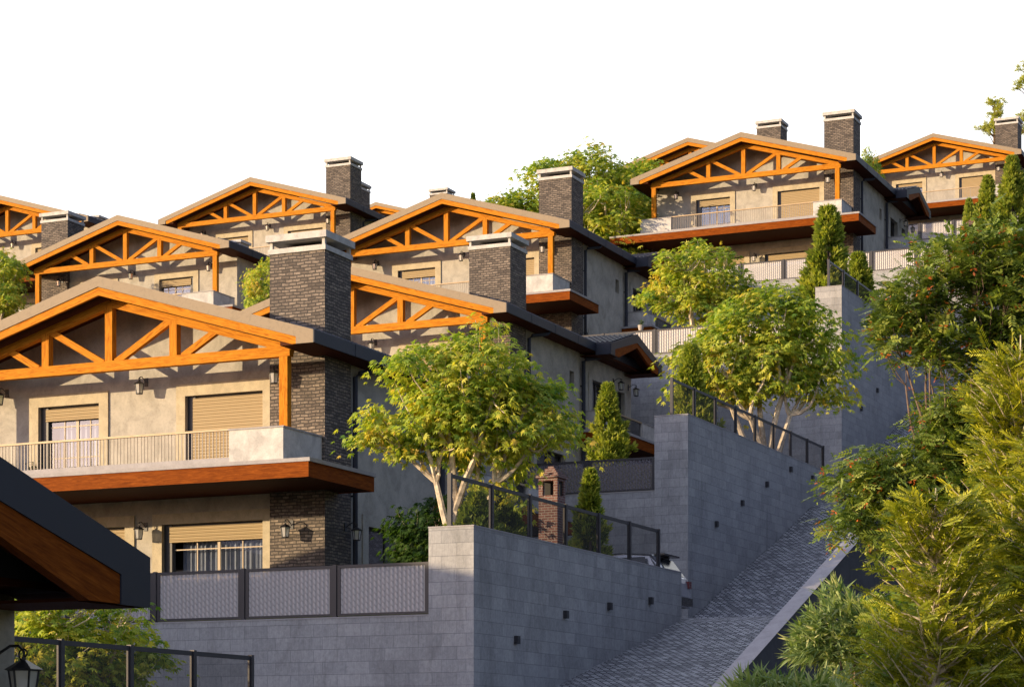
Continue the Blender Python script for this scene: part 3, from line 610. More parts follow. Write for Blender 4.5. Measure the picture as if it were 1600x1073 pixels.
fence((-45, 162.05), (-25.2, 162.05), 8, 37.95, 39.15, 'shaded lavender fence below the highest house', group=FG)
fence((-23.60, 49.05), (-23.60, 63.4), 6, 5.68, 6.95, 'dark framed fence on the nearest ramp wall, conifers behind it', 'dark_mesh', GG)
fence((-26.35, 72.1), (-26.35, 90.2), 8, 11.75, 13.02, 'dark framed fence on the second ramp wall, before the maple trunks', 'dark_mesh', GG)
fence((-28.05, 96.9), (-28.05, 115.8), 8, 21.0, 22.2, 'dark framed fence on the third ramp wall, beside the tall conifer', 'dark_mesh', GG)
fence((-24.0, 27.1), (-24.0, 40.4), 6, 0.92, 2.20, 'dark framed fence at the bottom left in front of leaves', 'dark_mesh', GG)
# ------------------------------------------------------------------ barbecues
def bbq(x, y, z0, z1, label):
    o = empty('brick_barbecue', (x, y, z0), label, 'barbecue', 'red brick garden barbecues'); h = z1-z0; a = 0.28
    b = MB(); b.box(-a, a, -a, a, 0, h-0.82)
    for s in (-1, 1):
        for q in (-1, 1): b.box(min(s*a, s*(a-0.12)), max(s*a, s*(a-0.12)), min(q*a, q*(a-0.12)), max(q*a, q*(a-0.12)), h-0.82, h-0.42)
    b.box(-a, a, -a, a, h-0.42, h-0.34); ob = obj('flue', b.mesh('flue', 'red_brick'), o)
    c = MB(); c.box(-a-0.06, a+0.06, -a-0.06, a+0.06, h-0.34, h-0.27)
    for k in range(4): r = a-0.0-0.065*k; c.box(-r, r, -r, r, h-0.27+0.068*k, h-0.27+0.068*(k+1)-0.001*k)
    obj('flue_hood', c.mesh('flue_hood', 'red_brick'), o); obj('firebox', bx(-a+0.05, a-0.05, 0.02, a-0.03, h-0.82, h-0.42).mesh('firebox', 'rubber'), o)
bbq(-24.45, 57.3, 4.9, 8.15, 'red brick barbecue flue behind the nearest ramp wall fence')
bbq(-33.9, 151.5, 33.0, 36.55, 'small red brick barbecue flue near the right edge below the highest house')
# ------------------------------------------------------------------ car
def car(loc):
    o = empty('parked_car', loc, 'silver grey car parked between the ramp walls, its rear just showing past the wall end', 'car'); o.scale = (1.05, 1.05, 1.13)
    # length along x, rear at x=0, front at -4.6, width y -0.92..0.92
    def loft(secs, name, mat, par=None):
        m = MB(); n = len(secs[0])
        for A, B in zip(secs, secs[1:]):
            for k in range(n-1): m.face([A[k], A[k+1], B[k+1], B[k]])
        m.face(secs[0][::-1]); m.face(secs[-1]); return obj(name, m.mesh(name, mat, smooth=False), par or o)
    def sec(y, inset):
        k = inset
        P = [(-0.05-k, 0.32), (-0.0-k, 0.62), (-0.06-k, 0.98), (-0.12-k, 1.12), (-0.42-k*1.2, 1.50), (-0.62-k*1.5, 1.73-k*0.4), (-1.6, 1.80-k*0.4), (-2.4, 1.76-k*0.4), (-3.05+k, 1.45), (-3.35+k, 1.16), (-4.35+k, 1.02), (-4.60+k, 0.75), (-4.58+k, 0.32)]
        return [(x, y*(1.0 if z < 1.1 else 1-(z-1.1)*0.28), z) for x, z in P]
    loft([sec(-0.80, 0.10), sec(-0.92, 0.03), sec(-0.60, 0), sec(0.60, 0), sec(0.92, 0.03), sec(0.80, 0.10)], 'body', 'car_paint')
    g = MB()
    for s in (-1, 1):
        y0, y1 = s*0.927, s*0.79; g.face([(-0.75, y0, 1.13), (-3.2, y0, 1.13), (-2.5, y1, 1.66), (-0.85, y1, 1.66)][::s])
    g.face([(-0.15, -0.70, 1.18), (-0.15, 0.70, 1.18), (-0.50, 0.62, 1.63), (-0.50, -0.62, 1.63)]); obj('window', g.mesh('window', 'car_black'), o)
    obj('spoiler', bx(-0.62, -0.30, -0.66, 0.66, 1.70, 1.75).mesh('spoiler', 'car_black'), o)
    for s in (-1, 1): obj('taillight', bx(-0.10, -0.005, min(s*0.66, s*0.90), max(s*0.66, s*0.90), 0.86, 1.06).mesh('taillight', 'tail_red'), o)
    obj('bumper', bx(-0.25, 0.07, -0.80, 0.80, 0.36, 0.58).mesh('bumper', 'car_black'), o)
    for x in (-0.85, -3.65):
        for s in (-1, 1):
            q = MB().tube([(x, s*0.70, 0.34), (x, s*0.93, 0.34)], 0.34, 20); wq = obj('wheel', q.mesh('wheel', 'rubber'), o); obj('rim', MB().tube([(x, s*0.90, 0.34), (x, s*0.94, 0.34)], 0.20, 12).mesh('rim', 'car_paint'), wq)
car((-23.80, 66.0, 4.46))
# ------------------------------------------------------------------ foliage
rng = np.random.default_rng(11)
def leaf_mesh(name, pos, nrm, fwd, size, tmpl, faces, tint, mat):
    """pos,nrm,fwd: (n,3); tmpl (k,3) local verts (x side, y forward, z up); faces list of index tuples"""
    n = len(pos); side = np.cross(fwd, nrm); side /= np.linalg.norm(side, axis=1)[:, None]+1e-9; up = np.cross(side, fwd)
    T = np.asarray(tmpl); V = pos[:, None, :]+size[:, None, None]*(side[:, None, :]*T[None, :, 0:1]+fwd[:, None, :]*T[None, :, 1:2]+up[:, None, :]*T[None, :, 2:3])
    k = len(T); F = np.array(faces); nf = len(F); c = F.shape[1]; idx = (F[None]+(np.arange(n)*k)[:, None, None]).reshape(-1)
    me = bpy.data.meshes.new(name); me.vertices.add(n*k); me.vertices.foreach_set('co', V.reshape(-1).astype(np.float32))
    me.loops.add(len(idx)); me.loops.foreach_set('vertex_index', idx.astype(np.int32)); me.polygons.add(n*nf)
    me.polygons.foreach_set('loop_start', (np.arange(n*nf)*c).astype(np.int32)); me.update(calc_edges=True)
    at = me.attributes.new('tint', 'FLOAT', 'FACE')
    tt = tint if tint.ndim == 2 else np.repeat(tint[:, None], nf, 1); at.data.foreach_set('value', tt.reshape(-1).astype(np.float32)); me.materials.append(MATS[mat]); return me
def unit(a): return a/(np.linalg.norm(a, axis=-1, keepdims=True)+1e-9)
# palmate leaf: five narrow drooping lobes
PT = []; PF = []
for a, l in ((-78, 0.62), (-38, 0.86), (0, 1.0), (38, 0.86), (78, 0.62)):
    ca, sa = math.cos(R(a)), math.sin(R(a)); b = len(PT); wd = 0.15
    PT += [(0, 0, 0), (sa*l*0.5-ca*wd, ca*l*0.5+sa*wd, -0.05), (sa*l, ca*l, -0.32*l), (sa*l*0.5+ca*wd, ca*l*0.5-sa*wd, -0.05)]; PF.append((b, b+1, b+2, b+3))
BL = ([(0, 0, 0), (-0.16, 0.45, 0.0), (0, 1.0, -0.22), (0.16, 0.45, 0.0)], [(0, 1, 2, 3)])
def tree_skeleton(rg, tips, base, spread, r0, levels=(5, 5)):
    """tubes from the base through cluster centres to the tips"""
    m = MB(); K = levels[0]
    def kmeans(P, k, it=6):
        k = min(k, len(P)); C = P[rg.choice(len(P), k, replace=False)]
        for _ in range(it):
            d = ((P[:, None]-C[None])**2).sum(2); a = d.argmin(1); C = np.array([P[a == j].mean(0) if (a == j).any() else C[j] for j in range(k)])
        return a, C
    def bend(p, q, r_a, r_b, n=5, sag=0.12):
        p, q = np.array(p), np.array(q); l = np.linalg.norm(q-p); off = rg.normal(0, 1, 3)*l*sag*0.5; off[2] -= 0
        pts = []; 
        for i in range(n+1):
            t = i/n; e = p+(q-p)*t+off*math.sin(math.pi*t)+np.array([0, 0, -l*0.10*math.sin(math.pi*t)]); pts.append(e)
        m.tube(pts, [r_a+(r_b-r_a)*i/n for i in range(n+1)], 6)
    a, C = kmeans(tips, K); base = np.array(base)
    for j in range(len(C)):
        P = tips[a == j]
        if len(P) < 2: continue
        ang = rg.uniform(0, 6.28); b0 = base+np.array([math.cos(ang), math.sin(ang), 0])*spread
        node = b0+(C[j]-b0)*np.array([0.55, 0.55, 0.62]); bend(b0, node, r0, r0*0.55)
        a2, C2 = kmeans(P, levels[1])
        for i in range(len(C2)):
            n2 = node+(C2[i]-node)*0.7; bend(node, n2, r0*0.5, r0*0.25, 4)
            Q = P[a2 == i]
            for q in Q[:18]: bend(n2, q, r0*0.17, r0*0.05, 3)
    return m
def crown_points(rg, n, blobs):
    """random points, denser to the skin, in a union of ellipsoids (cx,cy,cz,rx,ry,rz)"""
    B = np.array(blobs); wt = B[:, 3]*B[:, 4]*B[:, 5]; k = rg.choice(len(B), n, p=wt/wt.sum()); d = unit(rg.normal(0, 1, (n, 3))); r = rg.uniform(0.35, 1, n)**0.45
    j_ = 1+0.16*np.sin(d[:, 0]*5+k)+0.14*np.sin(d[:, 2]*7+2*k)+np.where(rg.random(n) < 0.05, 0.14, 0.0)
    return B[k, :3]+d*(r*j_)[:, None]*B[k, 3:], d
def maple_mesh(seed, blobs, ntips, leaf=0.15, per=16, mat='maple_leaf', base=(0, 0, 0), r0=0.12, levels=(5, 5), spread=0.12, tintshift=0.06, spr=0.19):
    rg = np.random.default_rng(seed); tips, d = crown_points(rg, ntips, blobs); cen = tips.mean(0)
    n = ntips*per; k = np.repeat(np.arange(ntips), per); off = rg.normal(0, 1, (n, 3))*np.array([spr, spr, spr*0.42]); pos = tips[k]+off; pos[:, 2] -= 0.18*(off[:, 0]**2+off[:, 1]**2)/spr
    out = unit(off*np.array([1, 1, 0.3])+0.35*unit(pos-cen)*spr+rg.normal(0, 0.06, (n, 3))); fwd = unit(out+np.array([0, 0, -0.35])); nrm = unit(np.array([0, 0, 1.0])+rg.normal(0, 0.45, (n, 3))+0.4*unit(pos-cen))
    ct = rg.normal(0, 0.16, ntips)[k]; hz = (pos[:, 2]-cen[2])/(np.ptp(tips[:, 2])+1e-6)
    tint = np.clip(0.46+tintshift+ct+rg.normal(0, 0.17, n)-0.22*hz, 0, 1)
    cm = leaf_mesh('crown', pos, nrm, fwd, leaf*rg.uniform(0.7, 1.25, n), PT, PF, tint, mat)
    tm = tree_skeleton(rg, tips[rg.choice(ntips, min(ntips, 170), replace=False)], base, spread, r0, levels).mesh('trunk', 'bark', smooth=True)
    return cm, tm
def plant_tree(name, meshes, loc, label, cat='tree', group=None, s=1.0, rz_=0.0, names=('crown', 'trunk')):
    o = empty(name, loc, label, cat, group, rz_); o.scale = (s, s, s) if not hasattr(s, '__len__') else s
    for nm, me in zip(names, meshes): obj(nm, me, o)
    return o
# blobs relative to the base of the trunk, x axis = picture right (trees are turned by TH)
A = maple_mesh(1, [(0, 0, 4.1, 1.6, 1.4, 0.95), (-1.5, 0, 3.3, 1.15, 1.1, 0.65), (1.1, 0.1, 3.3, 1.4, 1.2, 1.05), (0.0, 0.2, 3.3, 1.3, 1.2, 0.9), (0.85, 0, 2.1, 0.85, 0.8, 0.75), (2.1, 0, 3.0, 0.65, 0.6, 0.45), (-2.2, 0, 2.95, 0.55, 0.6, 0.35), (-1.7, 0.3, 2.55, 0.7, 0.6, 0.35)], 340, 0.135, 32)
B = maple_mesh(2, [(0, 0, 4.5, 1.4, 1.3, 0.95), (-1.4, 0, 3.6, 1.3, 1.2, 0.95), (1.2, 0, 3.8, 1.15, 1.1, 0.95), (-2.2, 0, 2.9, 0.75, 0.8, 0.6), (0.2, -0.2, 3.3, 1.3, 1.1, 0.8), (1.6, 0, 2.8, 0.75, 0.7, 0.6), (-1.0, 0, 2.7, 0.8, 0.7, 0.4)], 350, 0.14, 32)
C_ = maple_mesh(3, [(0, 0, 2.6, 1.5, 1.4, 1.0), (0.9, 0, 1.9, 1.1, 1.0, 0.8), (-1.0, 0, 1.8, 1.1, 1.0, 0.8), (0.1, 0, 1.4, 1.3, 1.2, 0.8)], 215, 0.14, 32)
D_ = maple_mesh(4, [(0, 0, 1.2, 1.2, 1.0, 0.8), (0.5, 0, 0.7, 1.0, 0.9, 0.6), (-0.6, 0, 0.8, 0.9, 0.8, 0.6)], 230, 0.15, 16, mat='dark_leaf', r0=0.04)
MG = 'yellow-green maples planted between the houses'
plant_tree('maple_tree', A, (-25.3, 53.6, 4.9), 'large sunlit yellow-green maple with pale forked trunks behind the nearest ramp wall', group=MG, s=(1.12, 1.1, 1.28), rz_=TH)
plant_tree('maple_tree', B, (-27.3, 86.4, 10.85), 'wide round maple behind the second ramp wall fence', group=MG, s=(1.42, 1.3, 1.52), rz_=TH)
plant_tree('maple_tree', C_, (-35.9, 102.2, 19.95), 'maple just above the sunlit pale fence, up and left of the widest maple', group=MG, s=1.38, rz_=TH)
plant_tree('maple_tree', C_, (-57.9, 99.6, 20.7), 'small maple showing left of the nearest brick chimney', group=MG, s=(0.95, 0.95, 1.38), rz_=TH+1.2)
plant_tree('maple_tree', A, (-75.0, 99.5, 20.7), 'maple at the left edge in front of the left house porch', group=MG, s=(1.1, 1.1, 1.35), rz_=TH+2.0)
plant_tree('maple_tree', C_, (-27.7, 39.4, 0.4), 'maple low at the bottom left under the dark near gable', group=MG, s=1.02, rz_=TH+0.6)
plant_tree('dark_shrub', D_, (-27.3, 56.4, 4.9), 'dark green shrub left of the pale forked trunks, by the ground floor door', 'shrub', s=(1.05, 1.05, 1.3), rz_=TH)
BG = 'trees between the mid-picture house and the upper right house'
plant_tree('maple_tree', B, (-57.6, 129.4, 27.2), 'tree on the skyline left of the mid-picture chimney', group=BG, s=1.6, rz_=TH)
plant_tree('maple_tree', A, (-54.3, 132.0, 28.6), 'tallest tree on the skyline just right of the mid-picture chimney', group=BG, s=(1.9, 1.9, 2.0), rz_=TH)
plant_tree('maple_tree', C_, (-51.8, 129.0, 28.6), 'low leafy tree above the roof gutter of the mid-picture house', group=BG, s=2.0, rz_=TH)
plant_tree('maple_tree', B, (-52.6, 138.2, 28.8), 'tree covering the left roof slope beside the upper right house', group=BG, s=(1.7, 1.7, 1.95), rz_=TH)
plant_tree('maple_tree', C_, (-44.0, 162.5, 37.7), 'treetop peeping out behind the upper right chimney', group=BG, s=(0.7, 0.7, 2.1), rz_=TH)
# conifers
def conifer_mesh(seed, n, h=3.0, w_=0.62, tuft=0.17, mat='conifer_leaf', tintshift=0.0):
    rg = np.random.default_rng(seed); nb = 150; zb = rg.uniform(0.0, 0.97, nb)**0.85; ab = rg.uniform(0, 6.283, nb); k = rg.integers(0, nb, n)
    lb = np.where(rg.random(nb) < 0.2, 1.28, 1.0)*rg.uniform(0.72, 1.12, nb); t = rg.uniform(0.3, 1, n)**0.6; prof = (1-zb)**0.95*np.clip(zb*7+0.4, 0, 1)*1.12+0.03
    a = ab[k]+rg.normal(0, 0.16, n)/(t+0.3); r = prof[k]*w_*lb[k]*t; z = np.clip(zb[k]+0.10*t*t+rg.normal(0, 0.022, n), 0, 1.03)
    pos = np.stack([r*np.cos(a), r*np.sin(a), z*h], 1); out = np.stack([np.cos(a), np.sin(a), np.full(n, 1.0)], 1); bt = rg.normal(0, 0.13, nb)[k]
    fw = []; ps = []; tn = []; per = 5
    for j in range(per): fw.append(unit(out+rg.normal(0, 0.55, (n, 3)))); ps.append(pos); tn.append(np.clip(0.50+tintshift+bt+rg.normal(0, 0.17, n), 0, 1))
    P = np.concatenate(ps); Fw = np.concatenate(fw); nn = unit(rg.normal(0, 1, P.shape)); T = np.concatenate(tn)
    cm = leaf_mesh('crown', P, nn, Fw, tuft*rg.uniform(0.6, 1.3, len(P)), [(0, 0, 0), (-0.17, 0.4, 0.0), (0, 1.0, 0), (0.17, 0.4, 0.0)], BL[1], T, mat)
    tm = MB().tube([(0, 0, -0.2), (0.02, 0, h*0.5), (0, 0.01, h*0.92)], [0.06, 0.035, 0.01], 6).mesh('trunk', 'dark_bark'); return cm, tm
K1 = conifer_mesh(5, 3600); K2 = conifer_mesh(6, 3600, w_=0.72); CG = 'pointed conifers in the gardens'
plant_tree('conifer', K2, (-32.0, 80.5, 10.9), 'dark pointed conifer in front of the second house entrance balcony', group=CG, s=(1.15, 1.15, 1.13))
plant_tree('conifer', K1, (-24.5, 60.2, 4.9), 'conifer right of the red brick barbecue, half behind the fence', group=CG, s=(0.95, 0.95, 1.10))
plant_tree('conifer', K2, (-27.6, 77.6, 10.85), 'yellow-lit conifer at the left end of the second ramp fence', group=CG, s=(1.25, 1.25, 1.35))
plant_tree('conifer', K1, (-29.2, 100.8, 19.95), 'tall sunlit conifer at the left end of the third ramp fence', group=CG, s=(2.0, 2.0, 1.75), rz_=1)
plant_tree('conifer', K2, (-29.4, 106.6, 19.95), 'smaller conifer behind the third ramp fence', group=CG, s=(1.7, 1.7, 1.45), rz_=2)
plant_tree('conifer', K1, (-32.6, 150.3, 33.1), 'left of the two tall conifers before the highest house', group=CG, s=(1.7, 1.7, 1.85))
plant_tree('conifer', K2, (-30.3, 147.0, 33.0), 'right of the two tall conifers before the highest house', group=CG, s=(1.9, 1.9, 1.95), rz_=2)
plant_tree('conifer', K1, (-35.4, 157.2, 33.1), 'tiny dark conifer tip above the far shaded fence', group=CG, s=(1.2, 1.2, 1.95))
plant_tree('conifer', K2, (-64.0, 136.6, 33.6), 'tiny conifer tip on the skyline above the mid-picture roof', group=CG, s=(0.7, 0.7, 1.36))
hm = conifer_mesh(8, 5200, h=1.9, w_=0.95, tuft=0.15, tintshift=-0.2)
HG = 'bushy shrubs behind the nearest ramp fence'
plant_tree('bushy_shrub', hm, (-24.7, 52.9, 4.9), 'dark bushy shrub seen through the fence under the large maple', 'shrub', HG)
plant_tree('bushy_shrub', hm, (-24.7, 54.5, 4.9), 'dark bushy shrub seen through the fence left of the barbecue', 'shrub', HG, rz_=2)
# pines top right
def pine_mesh(seed):
    rg = np.random.default_rng(seed); m = MB(); tips = []
    m.tube([(0, 0, 0), (0.1, 0, 4), (0.0, 0.1, 8), (0.1, 0, 10.5)], [0.22, 0.17, 0.1, 0.03], 7)
    for k in range(46):
        z = rg.uniform(5.0, 10.4); a = rg.uniform(0, 6.28); l = rg.uniform(0.7, 1.9)*(1.15-(z-5)/8); e = np.array([math.cos(a)*l, math.sin(a)*l, z+0.35*l]); m.tube([(0, 0, z-0.3), tuple(e*np.array([.5, .5, 1])-np.array([0, 0, 0.2])), tuple(e)], [0.05, 0.03, 0.012], 5)
        for q in range(7): tips.append(e*np.array([1-0.1*q, 1-0.1*q, 1])+rg.normal(0, 0.14, 3))
    tips = np.array(tips); n = 26; P = np.repeat(tips, n, 0); Fw = unit(rg.normal(0, 1, P.shape)+np.array([0, 0, 0.7])); T = np.clip(rg.normal(0.75, 0.2, len(P)), 0, 1)
    return leaf_mesh('crown', P, unit(rg.normal(0, 1, P.shape)), Fw, 0.30*rg.uniform(0.7, 1.2, len(P)), [(0, 0, 0), (-0.06, 0.5, 0.0), (0, 1.0, 0), (0.06, 0.5, 0.0)], BL[1], T, 'conifer_leaf'), m.mesh('trunk', 'dark_bark')
PM = pine_mesh(9); PG = 'pines on the skyline at the top right'
plant_tree('pine_tree', PM, (-41.3, 193.0, 46.0), 'small pine top just left of the last chimney', 'tree', PG, 1.0)
plant_tree('pine_tree', PM, (-37.4, 189.0, 45.0), 'taller pine cut by the right picture edge above the last chimney', 'tree', PG, 1.25, 2)
# ------------------------------------------------------------------ foreground plants on the right
def thuja_mesh(seed, h, w_, nb):
    """feathery arborvitae: rising branches carrying flat fans of scale twigs"""
    rg = np.random.default_rng(seed); m = MB(); m.tube([(0, 0, 0), (0.04, 0, h*0.35), (-0.02, 0.03, h*0.7), (0, 0, h*0.97)], [0.075, 0.055, 0.03, 0.008], 8)
    P = []; F = []; Nn = []; T = []
    for k in range(nb):
        z0 = rg.uniform(0.02, 0.90)**0.9*h; a = rg.uniform(0, 6.283); l = w_*(1-0.80*(z0/h))*rg.uniform(0.55, 1.1)+0.12; d = np.array([math.cos(a), math.sin(a), 0.0]); e = d*l+np.array([0, 0, z0+l*rg.uniform(0.3, 0.85)]); s0 = np.array([0, 0, z0]); mid = s0+(e-s0)*0.5+np.array([0, 0, -0.09*l])+rg.normal(0, 0.02, 3)
        m.tube([s0, mid, e], [0.018, 0.011, 0.003], 5)
        nf = int(5+9*l)
        ct = rg.normal(0, 0.20)
        for q in range(nf):
            t = 0.18+0.86*q/nf; p = (1-t)**2*s0+2*t*(1-t)*mid+t*t*e; dd = unit(e-s0); sd = unit(np.cross(dd, [0, 0, 1]))*(1 if q % 2 else -1); fd = unit(dd*0.8+sd*rg.uniform(0.2, 1.0)+np.array([0, 0, rg.uniform(-0.35, 0.35)])+rg.normal(0, 0.2, 3)); fl = rg.uniform(0.16, 0.32)
            nr = unit(rg.normal(0, 0.5, 3)+np.array([0, 0, 0.6])); sv = unit(np.cross(fd, nr))
            for i in range(19):
                tt = i/18; pp = p+fd*fl*tt+np.array([0, 0, -0.02*tt]); sg = 1 if i % 2 else -1; ff = unit(fd*0.85+sv*sg*(0.75 if i < 18 else 0)); P.append(pp); F.append(ff); Nn.append(nr); T.append(0.5+ct+0.25*tt+rg.normal(0, 0.1)-0.10)
    P, F, Nn, T = map(np.array, (P, F, Nn, T)); sz = 0.066*rg.uniform(0.7, 1.3, len(P))
    return leaf_mesh('crown', P, Nn, F, sz, [(0, 0, 0), (-0.13, 0.5, 0.0), (0, 1.0, -0.05), (0.13, 0.5, 0.0)], BL[1], np.clip(T, 0, 1), 'thuja_leaf'), m.mesh('trunk', 'bark', smooth=True)
TJ = thuja_mesh(21, 6.1, 1.3, 440); TJ2 = thuja_mesh(22, 4.4, 1.15, 330); TG = 'feathery arborvitae in the right foreground'
def gr(x, y): return gz(x, y)
plant_tree('arborvitae', TJ, (-5.5, 27.2, -0.8), 'tallest bright feathery arborvitae filling the right foreground', 'tree', TG, 1.0)
plant_tree('arborvitae', TJ2, (-6.0, 25.0, -1.2), 'lower feathery arborvitae at the bottom of the right foreground', 'tree', TG, 1.0, 1)
plant_tree('arborvitae', TJ2, (-4.7, 25.8, -1.0), 'feathery arborvitae cut by the right picture edge', 'tree', TG, 1.12, 2.2)
def pinnate_tree(seed, blobs, ntips, per=9):
    rg = np.random.default_rng(seed); tips, d = crown_points(rg, ntips, blobs); cen = tips.mean(0); P = []; F = []; Nn = []; T = []; n = ntips*per; k = np.repeat(np.arange(ntips), per); base = tips[k]+rg.normal(0, 0.10, (n, 3))
    dirs = unit(rg.normal(0, 1, (n, 3))*np.array([1, 1, 0.6])+0.5*unit(base-cen)+np.array([0, 0, 0.15])); L_ = rg.uniform(0.16, 0.27, n); nr = unit(np.array([0, 0, 1.0])+rg.normal(0, 0.4, (n, 3))); sv = unit(np.cross(dirs, nr)); tb = np.clip(0.42+rg.normal(0, 0.13, ntips)[k]+rg.normal(0, 0.08, n), 0, 0.82); red = rg.random(n) < 0.09
    for i in range(11):
        tt = 0.15+0.85*(i//2)/5; sg = (1 if i % 2 else -1) if i < 10 else 0; p = base+dirs*(L_*tt)[:, None]; p[:, 2] -= 0.05*tt*tt; f = unit(dirs*(0.5 if i < 10 else 1)+sv*sg*0.9+np.array([0, 0, -0.12])); P.append(p); F.append(f); Nn.append(nr); T.append(np.where(red & (i > 7), 0.95, tb+rg.normal(0, 0.05, n)).clip(0, 1))
    P, F, Nn, T = map(np.concatenate, (P, F, Nn, T)); m = tree_skeleton(rg, tips[rg.choice(ntips, min(ntips, 200), replace=False)], (0.9, 0, 0.2), 0.08, 0.05, (6, 6))
    return leaf_mesh('crown', P, Nn, F, 0.078*rg.uniform(0.7, 1.25, len(P)), [(0, 0, 0), (-0.25, 0.5, 0.0), (0, 1.0, -0.1), (0.25, 0.5, 0.0)], BL[1], T, 'pinnate_leaf'), m.mesh('trunk', 'dark_bark', smooth=True)
# base at (-8.6,35.6,1.0); picture right = (cos,sin)(TH)
PN = pinnate_tree(31, [(1.2, 0, 7.35, 0.85, 0.8, 0.5), (1.75, 0, 6.6, 0.7, 0.8, 0.8), (0.15, 0, 6.75, 0.6, 0.6, 0.35), (-0.05, 0, 6.15, 0.55, 0.6, 0.4), (0.8, 0, 6.05, 0.6, 0.6, 0.5), (1.7, 0, 5.3, 0.8, 0.7, 0.8), (0.95, 0, 5.0, 0.45, 0.5, 0.45), (-0.6, 0, 3.85, 0.55, 0.6, 0.4), (0.15, 0, 4.0, 0.55, 0.6, 0.55), (-0.9, 0, 3.2, 0.4, 0.5, 0.25), (-0.05, 0, 3.2, 0.65, 0.6, 0.45), (0.75, 0, 4.6, 0.5, 0.6, 0.5), (0.8, 0, 3.7, 0.7, 0.7, 0.7)], 1250, 9)
plant_tree('pinnate_tree', PN, (-9.0, 35.4, 0.6), 'leafy foreground tree with red tipped leaflets at the right edge', 'tree', rz_=TH)
def bush(seed, rx, rz_h, n, kind):
    rg = np.random.default_rng(seed); d = unit(rg.normal(0, 1, (n, 3))*np.array([1, 1, 0.9])); d[:, 2] = np.abs(d[:, 2])*1.0-0.1; d = unit(d); r = rg.uniform(0.5, 1, n)**0.4; lum = 1+0.15*np.sin(d[:, 0]*6+seed)+0.12*np.sin(d[:, 1]*8)
    pos = d*r[:, None]*lum[:, None]*np.array([rx, rx, rz_h]); pos[:, 2] += 0.1
    if kind == 'bamboo':
        per = 7; pos = pos*(1+0.22*np.sin(d[:, :1]*4+d[:, 1:2]*7+seed)); P = np.repeat(pos, per, 0); F = unit(np.repeat(d, per, 0)*0.9+rg.normal(0, 0.6, P.shape)+np.array([0, 0, 0.1])); T = np.clip(np.repeat(rg.normal(0.5, 0.18, n), per)+rg.normal(0, 0.15, len(P)), 0, 1)
        return leaf_mesh('crown', P, unit(np.array([0, 0, 1])+rg.normal(0, 0.6, P.shape)), F, 0.21*rg.uniform(0.6, 1.3, len(P)), [(0, 0, 0), (-0.075, 0.35, 0.02), (0, 1.0, -0.22), (0.075, 0.35, 0.02)], BL[1], T, 'bamboo_leaf')
    F = unit(d*0.7+rg.normal(0, 0.6, pos.shape)); T = np.clip(rg.normal(0.5, 0.25, n), 0, 1)
    tm = [(0, 0, 0), (-0.15, 0.2, 0), (-0.42, 0.35, 0), (-0.2, 0.5, 0), (-0.34, 0.75, 0), (0, 1, -0.1), (0.34, 0.75, 0), (0.2, 0.5, 0), (0.42, 0.35, 0), (0.15, 0.2, 0)]
    return leaf_mesh('crown', pos, unit(np.array([-0.3, -0.3, 1])+rg.normal(0, 0.6, pos.shape)), F, 0.17*rg.uniform(0.7, 1.3, n), tm, [(0, 1, 2, 3, 7, 8, 9), (3, 4, 5, 5, 6, 7, 3)][:1], T, 'oak_leaf')
def oak_bush(seed, rx, rh, n):
    rg = np.random.default_rng(seed); d = unit(rg.normal(0, 1, (n, 3))); r = rg.uniform(0.4, 1, n)**0.4; pos = d*r[:, None]*(1+0.18*np.sin(d[:, :1]*5+seed))*np.array([rx, rx, rh]); pos[:, 2] += rh
    F = unit(d*0.6+rg.normal(0, 0.6, pos.shape)+np.array([0, 0, -0.2])); T = np.clip(rg.normal(0.5, 0.25, n), 0, 1)
    tm = [(0, 0, 0), (-0.40, 0.30, 0), (-0.18, 0.45, 0), (-0.34, 0.78, -0.03), (0, 1, -0.1), (0.34, 0.78, -0.03), (0.18, 0.45, 0), (0.40, 0.30, 0)]
    return leaf_mesh('crown', pos, unit(np.array([-0.3, -0.4, 1])+rg.normal(0, 0.5, pos.shape)), F, 0.15*rg.uniform(0.7, 1.3, n), tm, [(0, 1, 2, 6), (6, 2, 3, 4), (0, 6, 7, 7), (4, 5, 6, 6)][:2], T, 'oak_leaf')
def stems(seed, rx, h, n=14):
    rg = np.random.default_rng(seed); m = MB()
    for k in range(n): a = rg.uniform(0, 6.28); r = rg.uniform(0.2, 0.85)*rx; m.tube([(0, 0, -1.2), (math.cos(a)*r*0.4, math.sin(a)*r*0.4, h*0.4), (math.cos(a)*r, math.sin(a)*r, h*rg.uniform(0.6, 0.95))], [0.02, 0.014, 0.005], 5)
    return m.mesh('stem', 'dark_bark')
SG = 'shrubs along the dark side of the ramp parapet'
plant_tree('bamboo_shrub', (bush(41, 0.85, 0.75, 900, 'bamboo'), stems(1, 0.8, 0.7)), (-8.3, 30.0, 1.35), 'narrow-leaved shrub against the dark parapet side', 'shrub', SG, names=('crown', 'stem'))
plant_tree('bamboo_shrub', (bush(42, 1.05, 0.55, 1000, 'bamboo'), stems(2, 0.9, 0.5)), (-7.9, 26.0, 0.30), 'narrow-leaved shrub at the bottom edge right of the ramp', 'shrub', SG, names=('crown', 'stem'))
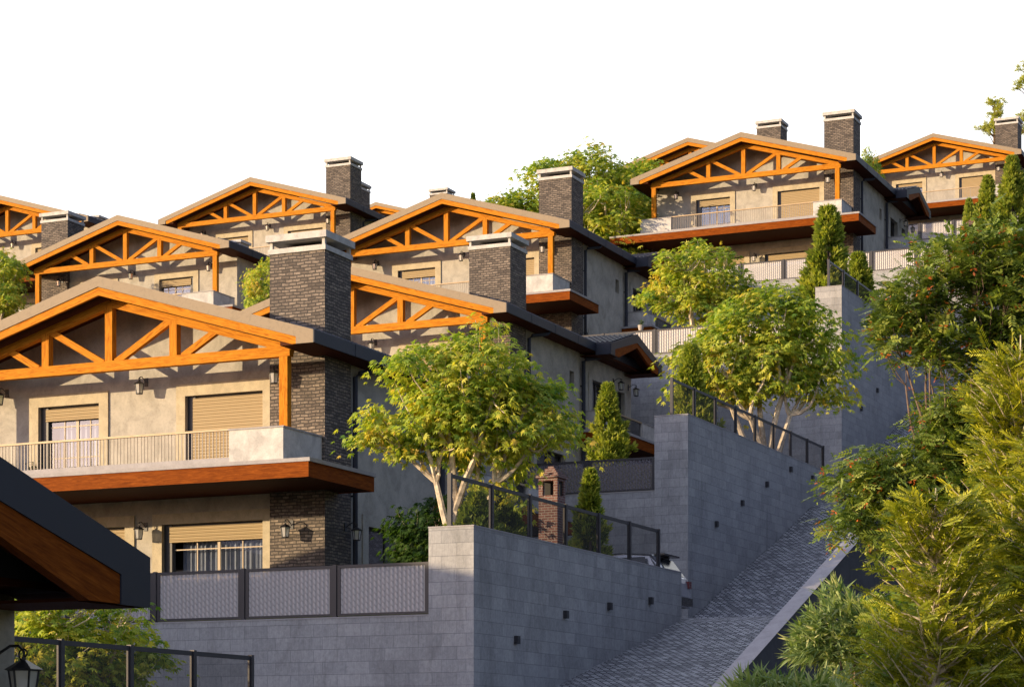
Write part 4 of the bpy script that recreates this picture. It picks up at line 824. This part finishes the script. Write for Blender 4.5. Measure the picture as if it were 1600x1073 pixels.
plant_tree('bamboo_shrub', (bush(43, 1.3, 1.2, 1500, 'bamboo'), stems(3, 1.1, 0.9)), (-8.0, 31.8, 0.2), 'shaded narrow-leaved shrub under the others', 'shrub', SG, names=('crown', 'stem'))
plant_tree('lobed_leaf_shrub', (oak_bush(44, 0.8, 0.8, 900), stems(4, 0.7, 1.0)), (-7.1, 29.4, 0.85), 'broad lobed-leaf shrub left of the arborvitae', 'shrub', SG, names=('crown', 'stem'))
plant_tree('lobed_leaf_shrub', (oak_bush(45, 1.0, 0.8, 1100), stems(5, 0.8, 1.0)), (-6.6, 27.0, -0.4), 'broad lobed-leaf shrub at the bottom right', 'shrub', SG, names=('crown', 'stem'))

# ------------------------------------------------------------------ pots
def pot(loc, label, hh, n, seed):
    o = empty('potted_plant', loc, label, 'plant'); r_ = random.Random(seed)
    obj('pot', MB().tube([(0, 0, 0), (0, 0, 0.12), (0, 0, 0.24)], [0.10, 0.13, 0.15], 12).mesh('pot', 'pot_clay'), o)
    m = MB(); P = []
    for k in range(n):
        a = r_.uniform(0, 6.28); l = hh*r_.uniform(0.5, 1); e = (math.cos(a)*l*0.4, math.sin(a)*l*0.4, 0.22+l); m.tube([(0, 0, 0.2), (e[0]*0.4, e[1]*0.4, 0.2+l*0.6), e], [0.008, 0.006, 0.003], 4)
        for j in range(9): t_ = r_.uniform(0.35, 1); P.append((e[0]*t_+r_.uniform(-.05, .05), e[1]*t_+r_.uniform(-.05, .05), 0.22+l*t_))
    obj('stem', m.mesh('stem', 'dark_bark'), o); P = np.array(P); rg = np.random.default_rng(seed)
    obj('foliage', leaf_mesh('foliage', P, unit(rg.normal(0, 1, P.shape)), unit(rg.normal(0, 1, P.shape)), rg.uniform(0.07, 0.13, len(P)), *BL, rg.uniform(0, 1, len(P)), 'dark_leaf'), o)
pot((-40.45, 55.5, 8.28-0.085), 'potted plant on the balcony of the nearest big house, behind the railing', 0.55, 14, 5)
pot((-37.0, 97.12, 19.82-0.0), 'small pot standing on the sunlit pale fence below the mid-picture balcony', 0.25, 6, 6)
